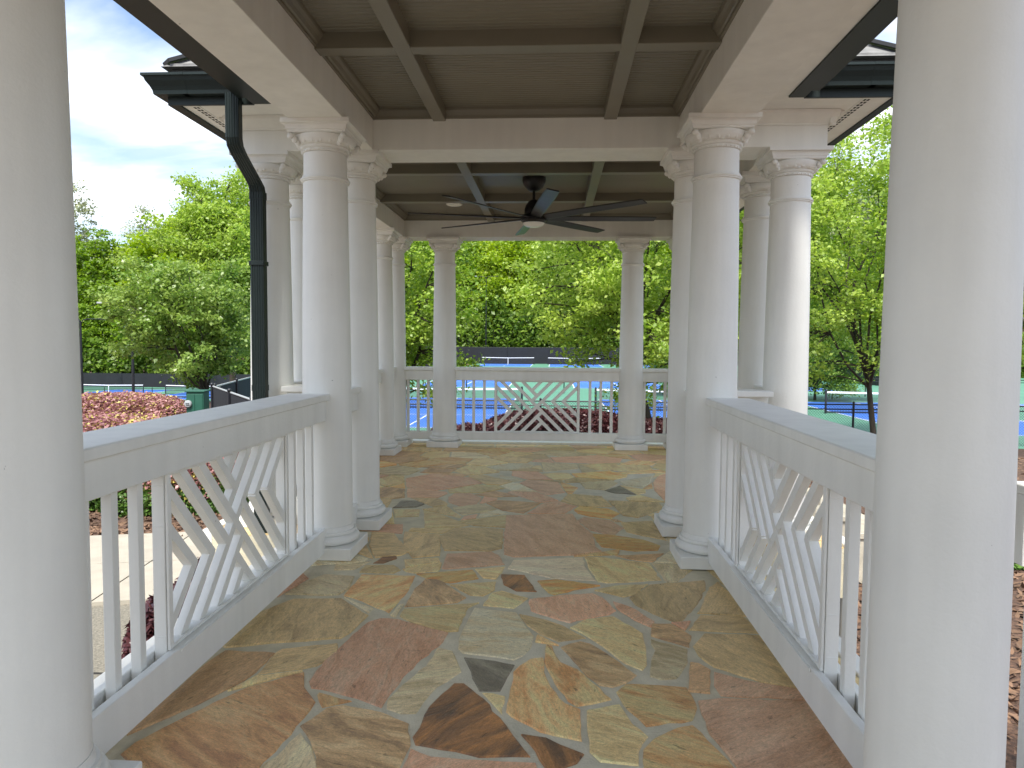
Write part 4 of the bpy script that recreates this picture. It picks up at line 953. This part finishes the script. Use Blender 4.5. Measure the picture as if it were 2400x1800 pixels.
# ------------------------------------------------------------------ steps, outer rail
st = empty('stone_steps', (2.07, 7.70, 0), 0, 'pale stone steps going down from the pavilion behind the right railing', 'steps')
for i in range(5):
    x0 = 0.0 + i * 0.33; z1 = -0.02 - 0.155 * i
    MB().box(x0, x0 + 0.36, -1.05, 1.05, z1 - 0.055, z1, 0.006).build('tread', M['step'], st)
    MB().box(x0 + .002, x0 + 0.325, -1.03, 1.03, -0.86, z1 - 0.057).build('riser', M['step'], st)
orl = empty('outer_rail', (1.845, 2.90, 0), 0, 'sliver of white outer railing and post right of the nearest right column', 'railing')
MB().box(-0.035, 1.3, -0.07, 0.07, 0.800, 0.836, 0.004).build('handrail_cap', M['white'], orl)
MB().box(-0.03, 1.3, -0.035, 0.035, 0.52, 0.799, 0.003).build('apron_board', M['white'], orl)
MB().box(0.035, 0.16, -0.05, 0.05, -0.85, 0.519, 0.004).build('post', M['white'], orl)

# ------------------------------------------------------------------ paths and beds
sw = MB()
sw.add([(-7.5, 2.0, -0.83), (-1.9, 2.0, -0.83), (-1.9, 5.7, -0.83), (-2.6, 6.0, -0.83), (-7.5, 4.4, -0.83)], [(0, 1, 2, 3, 4)])
bed = MB().box(-7.5, -1.86, 1.2, 6.6, -0.90, -0.797); o = bed.build('aggregate_path', M['aggregate']); o['kind'] = 'structure'
jl = MB().box(-7.5, -1.86, 4.43, 4.455, -0.797, -0.7955); jl.build('path_joint', M['vent'], o)
sdw = empty('sidewalk', (0, 0, 0)); sdw['kind'] = 'structure'
O_ = Vector((-3.70, 5.60, -0.80)); U_ = Vector((0.955, 0.245, 0)); V_ = Vector((-0.105, 0.995, 0))
for i in range(-4, 4):
    for j in range(0, 2):
        a0, a1 = i * 1.22 - 0.06 + 0.008, (i + 1) * 1.22 - 0.06 - 0.008
        b0, b1 = j * 1.12 + 0.006, (j + 1) * 1.12 - 0.006
        q = [O_ + U_ * a + V_ * b for a, b in ((a0, b0), (a1, b0), (a1, b1), (a0, b1))]
        if max(p.x for p in q) > -2.3 and i > 1: continue
        m_ = MB(); top = [(p.x, p.y, -0.765) for p in q]; bot = [(p.x, p.y, -0.85) for p in q]
        m_.add(bot + top, [(3, 2, 1, 0), (4, 5, 6, 7), (0, 1, 5, 4), (1, 2, 6, 5), (2, 3, 7, 6), (3, 0, 4, 7)])
        m_.build('slab', M['concrete'], sdw)

rng = np.random.default_rng(5)
def chips(name, n, regions, size, material, z_up=0.02):
    P = []
    for (x0, x1, y0, y1, k) in regions:
        a = rng.uniform((x0, y0), (x1, y1), size=(int(n * k), 2)); P.append(a)
    P = np.concatenate(P); Z = np.array([gz(x, y) for x, y in P]) + rng.uniform(0, z_up, len(P))
    P = np.column_stack([P, Z]); V = leaves_at(rng, P, size, up=1.2, elong=3.0, fold=0.1)
    o = fast_quads(name, V, len(P), material); o['kind'] = 'stuff'; return o
chips('mulch_chips', 16000, [(-9, -2.5, 7.6, 9.4, .3), (1.9, 6.5, 1.5, 8.0, .5), (3, 12, 8, 18, .2)], 0.035, M['chip'])
chips('grass', 9000, [(3.6, 9.0, 7.2, 8.6, 1.0)], 0.05, M['grass'], 0.06)

# ------------------------------------------------------------------ shrubs
def mound(name, mounds, layers, label, cat, nper, size, group=None):
    """clipped shrub made of leafy mounds: (cx, cy, rx, ry, ztop); layers: list of (part name, material, zmin fraction, zmax fraction, share)"""
    r = empty(name, (mounds[0][0], mounds[0][1], gz(mounds[0][0], mounds[0][1])), 0, label, cat, group)
    off = np.array([r.location.x, r.location.y, r.location.z])
    core = MB()
    for cx, cy, rx, ry, zt_ in mounds:
        zb = gz(cx, cy) - 0.05; hgt = zt_ - zb
        vs = []; n, m = 20, 8; fs = []
        for i in range(m + 1):
            th = math.pi / 2 * i / m
            for j in range(n):
                ph = 2 * math.pi * j / n
                vs.append((cx - off[0] + rx * .90 * math.sin(th) ** .7 * math.cos(ph), cy - off[1] + ry * .90 * math.sin(th) ** .7 * math.sin(ph), zb - off[2] + (hgt - .10) * math.cos(th) ** .55 if i < m else zb - off[2]))
        for i in range(m):
            for j in range(n):
                k = (j + 1) % n; fs.append((i * n + j, (i + 1) * n + j, (i + 1) * n + k, i * n + k))
        core.add(vs, fs)
    core.build('inner_twigs', M['hedge_core'], r, 60)
    for pn, mt, f0, f1, share in layers:
        Ps = []
        for cx, cy, rx, ry, zt_ in mounds:
            zb = gz(cx, cy); hgt = zt_ - zb; n = int(nper * share)
            ph = rng.uniform(0, 2 * math.pi, n); c_ = rng.uniform(f0, f1, n)          # height fraction
            sn = np.sqrt(np.clip(1 - c_ ** (1 / .55), 0, 1)) ** .7
            rr = 1 - np.abs(rng.normal(0, 0.03, n)) + 0.03
            lump = 1 + 0.045 * np.sin(ph * 7 + cx) + 0.03 * np.sin(ph * 17 + c_ * 9)
            x = cx + rx * sn * rr * lump * np.cos(ph); y = cy + ry * sn * rr * lump * np.sin(ph)
            z = zb + hgt * c_ + rng.normal(0, 0.018, n)
            Ps.append(np.column_stack([x, y, z]))
        # flat top: extra leaves spread over the disc
            if f1 > 0.95:
                k = n; a = rng.uniform(0, 2 * math.pi, k); q = np.sqrt(rng.uniform(0, 1, k))
                sn2 = q; zz = zb + hgt * (np.clip(1 - (sn2 ** (1 / .7)) ** 2, 0.0, 1) ** .275) 
                Ps.append(np.column_stack([cx + rx * sn2 * np.cos(a), cy + ry * sn2 * np.sin(a), zz + rng.normal(0, 0.022, k) + 0.02 * np.sin(a * 9 + q * 14)]))
        P = np.concatenate(Ps) - off
        o = fast_quads(pn, leaves_at(rng, P, size, up=0.9, elong=1.7), len(P), mt, r)
    return r
mound('photinia_hedge', [(-6.3, 9.8, 1.6, 1.2, 0.26), (-5.0, 9.5, 1.25, .95, 0.0), (-8.3, 10.2, 1.7, 1.5, 0.28)],
      [('new_growth', M['leaf_pink'], 0.80, 1.0, 1.0), ('foliage', M['leaf_dark'], 0.0, 0.84, 1.1), ('yellow_shoots', M['leaf_yel'], 0.85, 1.0, 0.2)],
      'nearer pink topped hedge with green sides beyond the left railing', 'hedge', 24000, 0.032, 'pink topped hedges')
mound('photinia_hedge', [(-7.9, 12.7, 1.55, 1.2, 0.36), (-10.0, 12.9, 2.1, 1.3, 0.20)],
      [('new_growth', M['leaf_pink'], 0.75, 1.0, 1.0), ('foliage', M['leaf_dark'], 0.0, 0.8, 0.6), ('yellow_shoots', M['leaf_yel'], 0.8, 1.0, 0.16)],
      'further pink topped hedge running up to the green utility box', 'hedge', 22000, 0.034, 'pink topped hedges')
mound('loropetalum', [(0.15, 13.0, 1.6, 1.2, 0.13), (-1.2, 12.8, 1.3, 1.0, -0.14), (1.9, 12.9, 1.6, 1.0, -0.02)],
      [('foliage', M['leaf_crimson'], 0.0, 1.0, 1.0)], 'rounded dark crimson shrub behind the lattice of the far railing', 'shrub', 22000, 0.032)
mound('loropetalum', [(-2.42, 4.75, .42, .55, -0.38), (-2.46, 5.55, .44, .65, -0.34)],
      [('foliage', M['leaf_crimson'], 0.0, 1.0, 1.0)], 'low dark crimson shrub below the left railing near the downspout foot', 'shrub', 4200, 0.036)
mound('green_shrub', [(3.3, 4.3, .22, .2, -0.62)],
      [('foliage', M['leaf_dark'], 0.0, 1.0, 1.0)], 'small green plant in the mulch right of the nearest right column', 'shrub', 900, 0.05)

# ------------------------------------------------------------------ trees
def make_tree(name, seed, H, crown_c, crown_r, trunk_h, nclump, nleaf, lsize, clump_r, leafm, barkm, trunk_r=0.12, lean=(0, 0), nlimb=9, flat=0.5, shell=0.35, fork=0, label=None, group=None, loc=(0, 0, 0), thick=1.0, bare=0.0):
    """trunk forking into limbs; every leaf clump hangs on a branch of its own"""
    rg = np.random.default_rng(seed); r = empty(name, loc, 0, label, 'tree', group)
    cc = np.array(crown_c, float); cr_ = np.array(crown_r, float)
    wood = MB()
    nodes = []; 
    def curve(p0, p1, sag, n=6, wob=0.04):
        p0 = np.array(p0, float); p1 = np.array(p1, float); L_ = np.linalg.norm(p1 - p0); pts = []
        w1 = rg.normal(0, wob * L_, 3)
        for i in range(n + 1):
            t = i / n; p = p0 + (p1 - p0) * t + np.array([0, 0, sag * L_]) * math.sin(math.pi * t) + w1 * math.sin(2 * math.pi * t) * 0.6
            pts.append(p)
        return pts
    top = np.array([lean[0], lean[1], trunk_h])
    tp = curve((0, 0, -0.1), top, 0.0, 6, 0.015)
    wood.tube(tp, [trunk_r * (1.25 if i == 0 else 1 - 0.25 * i / 6) for i in range(7)], 8)
    for i, p in enumerate(tp): nodes.append((p, trunk_r * .7)) if i > 4 else None
    for k in range(nlimb):
        a = 2 * math.pi * (k + rg.uniform(-.3, .3)) / nlimb; el = rg.uniform(0.1, 1.0)
        tgt = cc + cr_ * 0.72 * np.array([math.cos(a) * math.sqrt(max(0, 1 - (el - .3) ** 2)), math.sin(a) * math.sqrt(max(0, 1 - (el - .3) ** 2)), (el - 0.25) * 1.25])
        if k == 0: tgt = cc + np.array([0, 0, cr_[2] * .9])
        s_ = top * rg.uniform(0.72, 1.0) if k else top
        pts = curve(s_, tgt, 0.10 * (1 if el < .6 else 0), 7, 0.05); r0 = trunk_r * rg.uniform(0.40, 0.6) * thick * (1.3 if k == 0 else 1)
        wood.tube(pts, [r0 * (1 - 0.80 * i / 7) for i in range(8)], 6)
        for i, p in enumerate(pts):
            if i > 1: nodes.append((p, r0 * (1 - 0.8 * i / 7)))
    NP = np.array([n_[0] for n_ in nodes]); NR = np.array([n_[1] for n_ in nodes])
    cl = []
    while len(cl) < nclump:
        d = rg.normal(size=3); d /= np.linalg.norm(d); rad = (shell + (1 - shell) * rg.uniform() ** 0.6) * (1 + 0.12 * math.sin(d[0] * 6 + seed) + 0.12 * math.sin(d[1] * 7 + d[2] * 5 + seed * 2) + 0.08 * rg.normal())
        p = cc + cr_ * d * rad
        if p[2] < 0.25: continue
        cl.append(p)
    cl = np.array(cl)
    P = []
    for p in cl:
        dd = np.linalg.norm(NP - p, axis=1) + np.maximum(0, NP[:, 2] - p[2]) * 0.7
        i = int(np.argmin(dd)); n0 = NP[i]; L_ = np.linalg.norm(p - n0)
        pts = curve(n0, p, 0.06, 4, 0.06); rr = min(NR[i] * .8, 0.006 + 0.010 * L_) 
        wood.tube(pts, [max(0.004, rr * (1 - 0.75 * j / 4)) for j in range(5)], 4, cap=False)
        if rg.uniform() < bare: continue
        m = max(3, int(nleaf / nclump * rg.uniform(0.5, 1.5))); cr2 = clump_r * rg.uniform(0.6, 1.35)
        q = rg.normal(size=(m, 3)) * np.array([1, 1, flat]) * cr2 * 0.55
        out_ = p - n0; out_[2] *= .3; ln_ = np.linalg.norm(out_) + 1e-6
        q += np.outer(rg.uniform(-1.2, .5, m), out_ / ln_) * cr2 * .8
        P.append(p + q)
    P = np.concatenate(P)
    wood.build('trunk', barkm, r, 60)
    fast_quads('crown', leaves_at(rg, P, lsize, up=0.35), len(P), leafm, r)
    return r

make_tree('shade_tree', 21, 5, (-0.25, -0.3, 4.2), (2.75, 2.4, 3.0), 1.9, 460, 62000, 0.054, 0.30, M['leaf_bright'], M['bark'], 0.10, (-0.55, 0.1), 12, 0.55, thick=0.75,
          label='bright leafy tree with leaning trunk behind the right half of the far railing', loc=(2.15, 14.6, -0.95))
make_tree('shade_tree', 22, 5, (0.1, 0, 3.3), (1.75, 1.5, 2.5), 1.5, 210, 30000, 0.052, 0.30, M['leaf_bright'], M['bark'], 0.08, (0.1, 0), 9, 0.55,
          label='bright leafy tree behind the left free column of the far railing', loc=(-3.35, 14.8, -0.95))
make_tree('shade_tree', 23, 7, (0.2, 0.4, 6.0), (4.9, 3.4, 3.7), 2.2, 700, 84000, 0.064, 0.40, M['leaf_bright'], M['bark'], 0.08, (-0.25, 0), 14, 0.55,
          label='bright tree with dark forking branches in the opening before the nearest right column', loc=(8.35, 19.2, -1.45), thick=0.8)
make_tree('shade_tree', 24, 6, (-0.5, 0, 3.65), (2.35, 2.1, 2.05), 1.4, 230, 29000, 0.080, 0.32, M['leaf_pear'], M['bark'], 0.07, (0.1, 0), 12, 0.55,
          label='rounded glossy green tree over the pink hedge left of the downspout', loc=(-11.2, 22.6, -1.55))
make_tree('shade_tree', 25, 8, (0.1, 0, 6.7), (2.5, 2.4, 3.7), 3.0, 400, 50000, 0.09, 0.46, M['leaf_bright'], M['bark'], 0.16, (0.1, 0), 12, 0.55,
          label='taller bright green tree rising just left of the downspout above the glossy tree', loc=(-14.1, 31.0, -1.7))
# lower bush masses closing the view under the right tree
make_tree('understory_tree', 26, 4, (0, 0, 2.4), (3.6, 2.6, 2.3), 0.8, 300, 26000, 0.085, 0.42, M['leaf_mid'], M['bark'], 0.08, (0, 0), 9, 0.6,
          label='dense mid green bushy tree low in the opening before the nearest right column', loc=(13.6, 38.5, -1.5))
make_tree('understory_tree', 27, 4, (0, 0, 2.9), (3.2, 2.6, 2.6), 1.0, 260, 22000, 0.085, 0.42, M['leaf_mid'], M['bark'], 0.09, (0, 0), 9, 0.6,
          label='mid green tree between the right columns beyond the nearest courts', loc=(7.0, 41.0, -1.5))

# tall forest
protos = []
def proto(seed, H, rx, rz_c, leafm, barkm, nleaf, ls, cr2, nm, bare=0.0, flat=.6, nl=10):
    z0 = H * 0.26
    return make_tree(nm, seed, H, (0, 0, (H + z0) / 2), (rx, rx, (H - z0) / 2), H * 0.45, nleaf // 62, nleaf, ls, cr2, leafm, barkm, H * 0.011, (0, 0), nl, flat, shell=0.25, bare=bare)
PT = [proto(41, 20, 4.6, 0, M['leaf_forest'], M['barkg'], 20000, 0.30, 1.05, 'forest_tree'),
      proto(42, 20, 4.0, 0, M['leaf_forest2'], M['barkg'], 18000, 0.30, 1.0, 'forest_tree'),
      proto(43, 20, 5.2, 0, M['leaf_forest2'], M['barkg'], 22000, 0.32, 1.15, 'forest_tree'),
      proto(44, 20, 3.6, 0, M['leaf_forest'], M['barkg'], 15000, 0.28, 0.9, 'forest_tree'),
      proto(45, 24, 3.6, 0, M['leaf_grey'], M['barkg'], 5200, 0.22, 0.9, 'budding_tree', 0.1),
      proto(46, 16, 4.6, 0, M['leaf_forest'], M['barkg'], 17000, 0.30, 1.0, 'forest_tree')]
rf_ = random.Random(4)
used = [False] * len(PT)
def place(k, x, y, sc, label, group, zs=1.0):
    if not used[k]: o = PT[k]; used[k] = True
    else: o = copy_tree(PT[k])
    o.location = (x, y, gz(x, y) - 0.1); o.rotation_euler = (0, 0, rf_.uniform(0, 6.28)); o.scale = (sc, sc, sc * zs)
    if group == FG:
        side = 'left wood behind the lower court' if x < -25 else ('wood behind the far courts')
        label = '%s forest tree in the %s' % (('dark green', 'yellow green', 'broad yellow green', 'slim dark green', 'sparse budding', 'low dense green')[k], side); group = label + 's'
    tag(o, label, 'tree', group)
FG = 'forest trees behind the courts'
FL_ = 'tall yellow green forest tree standing in the wood behind the courts'
# left wood
place(2, -44.0, 84, 1.06, 'large rounded bright green tree rising above the wood left of the downspout', None)
place(4, -37.2, 86, 1.12, 'tall sparse budding tree against the sky just left of the downspout', None)
place(4, -50.8, 88, 0.90, 'budding tree with grey twigs on the skyline left of the rounded tree', None)
place(4, -61.3, 90, 1.04, 'thin sparse tree on the skyline beside the foreground left column', None)
place(0, -33.5, 83, 1.10, 'dark green tree behind the downspout on the left skyline', None)
for x, y, k, s in ((-64, 86, 1, .86), (-59, 87, 0, .80), (-55, 86, 3, .82), (-51.5, 87, 1, .80), (-48, 86.5, 0, .84), (-45, 90, 2, .86), (-70, 88, 2, .84), (-30, 88, 3, 1.05), (-26, 86, 1, 1.1),
                   (-75, 92, 0, .9), (-57, 94, 5, 1.0), (-52, 95, 2, .82), (-66, 96, 5, .95), (-43, 95, 0, .98), (-37, 93, 1, 1.0), (-62, 82, 5, .62), (-54, 82, 5, .6), (-47, 82, 5, .62), (-38, 81, 5, .7), (-31, 82, 5, .75), (-80, 95, 1, 1.0)):
    place(k, x + rf_.uniform(-.8, .8), y + rf_.uniform(-1, 1), s * 1.10, FL_, FG)
# wood behind the courts in the middle and on the right
for j, yy in enumerate((107, 112, 119, 128)):
    x = -34 + 2 * j
    while x < 75:
        k = rf_.choice((0, 1, 2, 3, 5, 1, 2)); s = rf_.uniform(0.85, 1.15) * (1.25 if j > 1 else 1.0)
        place(k, x, yy + rf_.uniform(-2, 2), s, FL_, FG)
        x += rf_.uniform(5.0, 7.0)
for x, y, k, s in ((31, 78, 2, .62), (38, 84, 0, .70), (44, 76, 1, .64), (50, 88, 3, .85), (26, 86, 3, .62), (35, 92, 5, .9), (57, 82, 2, .8)):
    place(k, x, y, s, 'forest tree on the bank behind the right hand courts', 'forest trees on the right bank')
place(4, 36, 90, 0.98, 'sparse budding tree topping the skyline in the right opening', None)

# underbrush at the foot of the wood
nb = 90000
X_ = np.concatenate([rng.uniform(-85, -18, nb // 3), rng.uniform(-36, 45, nb // 2), rng.uniform(22, 66, nb // 6)])
Y_ = np.concatenate([80 + rng.uniform(0, 4, nb // 3), 101.8 + rng.uniform(0, 4, nb // 2), 68 + rng.uniform(0, 3, nb // 6)])
hgt = np.concatenate([np.full(nb // 3, 6.5), np.full(nb // 2, 10.0), np.full(nb // 6, 3.6)])
Z_ = np.array([gz(a, b) for a, b in zip(X_, Y_)]) + rng.uniform(0, 1, nb) ** 1.2 * hgt * (0.85 + 0.15 * np.sin(X_ * 0.9) * np.sin(X_ * .37 + 1))
V = leaves_at(rng, np.column_stack([X_, Y_, Z_]), 0.38, up=0.4)
o = fast_quads('underbrush', V, nb, M['leaf_mid']); o['kind'] = 'stuff'

# ------------------------------------------------------------------ fences, lights, utility box
def chain_fence(x0, x1, y, ztop, zbot, label, mesh=True, step=3.013, xoff=-0.38):
    r = empty('chain_link_fence', ((x0 + x1) / 2, y, zbot), 0, label, 'fence'); xc_ = (x0 + x1) / 2
    h = ztop - zbot
    MB().tube([(x0 - xc_, 0, h), (x1 - xc_, 0, h)], 0.021, 8).build('top_rail', M['fence'], r, 60)
    MB().tube([(x0 - xc_, -0.03, h - .135), (x1 - xc_, -0.03, h - .135)], 0.018, 8).build('second_rail', M['fence'], r, 60)
    x = xoff + math.ceil((x0 - xoff) / step) * step
    while x <= x1:
        m_ = MB().tube([(x - xc_, 0.0, -0.05), (x - xc_, 0.0, h + 0.05)], 0.032, 8); m_.ball((x - xc_, 0, h + .06), 0.036, 8, 6)
        m_.build('post', M['fence'], r, 60); x += step
    if mesh:
        wv = MB(); p = 0.078; rr = 0.0032; hh_ = h - 0.03
        n = int((x1 - x0 + hh_) / p)
        for s in (1, -1):
            for i in range(n):
                a = x0 - xc_ - (hh_ if s > 0 else 0) + i * p; b = a + hh_ 
                za, zb_ = (0.02, hh_) if s > 0 else (hh_, 0.02)
                xa, xb = a, b
                lo, hi = x0 - xc_, x1 - xc_
                if xb < lo or xa > hi: continue
                def cut(xx): return za + (zb_ - za) * (xx - xa) / (xb - xa)
                A1 = (max(xa, lo), cut(max(xa, lo))); B1 = (min(xb, hi), cut(min(xb, hi)))
                wv.bar((A1[0], 0.002 * s, A1[1]), (B1[0], 0.002 * s, B1[1]), rr * 2, rr * 2, up=(0, 1, 0))
        o = wv.build('chain_mesh', M['mesh'], r); o['kind'] = 'stuff'
    return r
chain_fence(-13.0, 22.0, 21.4, -0.34, -1.50, 'low black chain link fence with double top rail in front of the near courts')
chain_fence(-52, -17.2, 59.5, -2.70, -3.86, 'black rail fence in front of the lower left court', mesh=False, step=4.2)
chain_fence(-10, 36, 41.5, -0.50, -1.50, 'black fence between the near and second row of courts', mesh=False, step=5.6, xoff=6.2)
def screen(x0, y0, x1, y1, ztop, label, material, rail=False, hgt_=None, step=3.0, nm='windscreen_fence'):
    a = Vector((x0, y0, 0)); b = Vector((x1, y1, 0)); L_ = (b - a).length
    zb = min(gz(x0, y0), gz(x1, y1)); r = empty(nm, (a.x, a.y, zb), math.atan2(y1 - y0, x1 - x0), label, 'fence')
    h = ztop - zb
    m_ = MB(); n = max(2, int(L_ / 0.6)); secs = []
    for i in range(n + 1):
        x = L_ * i / n; s_ = 0.02 * math.sin(i * 1.7); secs.append([(x, -0.012 + s_, 0.02), (x, 0.012 + s_, 0.02), (x, 0.012, h - 0.03), (x, -0.012, h - 0.03)])
    m_.loft(secs); m_.build('screen', material, r)
    MB().tube([(0, 0, h), (L_, 0, h)], 0.024, 8).build('top_rail', M['steel'] if rail else M['fence'], r, 60)
    k = max(1, round(L_ / step))
    for i in range(k + 1):
        q = MB().tube([(L_ * i / k, -.03, -0.05), (L_ * i / k, -.03, h + .03)], 0.036, 8); q.ball((L_ * i / k, -.03, h + .05), 0.05, 8, 6); q.build('post', M['fence'], r, 60)
    return r
screen(-80, 78.8, -17, 78.8, -2.35, 'dark windscreen fence along the back of the lower left court', M['screen'], step=6)
screen(-18, 100.4, 34, 100.4, 0.75, 'long dark windscreen fence at the foot of the distant wood', M['screen'], step=6)
screen(19.0, 72.0, 25.0, 43.5, -0.22, 'dark green windscreen fence behind the right hand courts', M['screeng'], step=5)
screen(-8.64, 17.95, -9.93, 23.4, 0.20, 'navy windscreen fence with pale top rail running away beside the downspout', M['screen'], rail=True, step=2.7)
screen(-8.60, 17.85, -5.8, 13.7, 0.22, 'navy windscreen fence with pale top rail coming forward beside the downspout', M['screen'], rail=True, step=2.5)

ub = empty('utility_box', (-6.28, 12.05, -0.8), R(8), 'green utility box with round white meter beside the pink hedge', 'utility box')
MB().box(-0.005, 0.285, 0, 0.30, 0, 1.285, 0.008).build('cabinet', M['utility'], ub)
MB().box(-0.025, 0.305, -0.02, 0.32, 1.287, 1.315, 0.006).build('lid', M['utility'], ub)
MB().box(0.015, 0.136, -0.010, -0.002, 0.10, 1.25, 0.003).build('door', M['utility'], ub); MB().box(0.144, 0.265, -0.010, -0.002, 0.10, 1.25, 0.003).build('door', M['utility'], ub)
mt = MB(); mt.lathe([(0.062, 0), (0.062, 0.030), (0.052, 0.045), (0.02, 0.050)], 28); mo = mt.build('meter', M['steel'], ub, 40)
mo.location = (0.035, -0.011, 1.09); mo.rotation_euler = (R(90), 0, 0)
mk = MB(); mk.box(-0.030, 0.030, 0.000, 0.014, 0.0480, 0.0525); mk.box(-0.02, 0.034, -0.024, -0.012, 0.0480, 0.0520)
mk.build('dial', M['fence'], mo)

def court_light(x, y, z0, h, arms, label):
    r = empty('court_light', (x, y, z0), 0, label, 'light pole', None)
    MB().lathe([(0.085, 0), (0.07, h * .5), (0.055, h)], 12).build('pole', M['fence'], r, 50)
    for (dx_, dz_) in arms:
        pts = [(0, 0, h - 0.25), (dx_ * .12, 0, h + dz_ * .4), (dx_ * .35, 0, h + dz_), (dx_, 0, h + dz_ * 1.05)]
        MB().tube(pts, [.035, .035, .03, .028], 8).build('arm', M['fence'], r, 60)
        MB().box(dx_ - .25 if dx_ < 0 else dx_ - .1, dx_ + .1 if dx_ < 0 else dx_ + .3, -.14, .14, h + dz_ * 1.05 - .05, h + dz_ * 1.05 + .05, .02).build('lamp_head', M['steel'] if dx_ < -1 else M['fence'], r)
    return r
court_light(-26.65, 39.5, gz(-26.65, 39.5), 2.45 - gz(-26.65, 39.5), [(1.25, 0.10), (-.7, 0.25), ], 'dark court light pole next to the foreground left column')
court_light(-24.25, 40.5, gz(-24.25, 40.5), 3.25 - gz(-24.25, 40.5), [(-1.75, 0.25)], 'dark light pole with pale curved arm beside the glossy green tree')
court_light(-9.5, 101.2, -1.5, 12, [(-1.4, 0.1), (1.4, .1)], 'tall dark light pole in front of the distant wood')

bwall = empty('brick_wall', (25.9, 39.6, -1.5), 0, 'red brick wall with pale bands in the sliver right of the nearest right column', 'wall')
MB().box(0, 16, 0, 0.4, 0, 2.35).build('wall_body', M['brick'], bwall)
for z_ in (0.55, 1.10, 1.65, 2.2): MB().box(-.02, 16, -0.03, -0.002, z_, z_ + .07).build('band', M['cedar'], bwall)
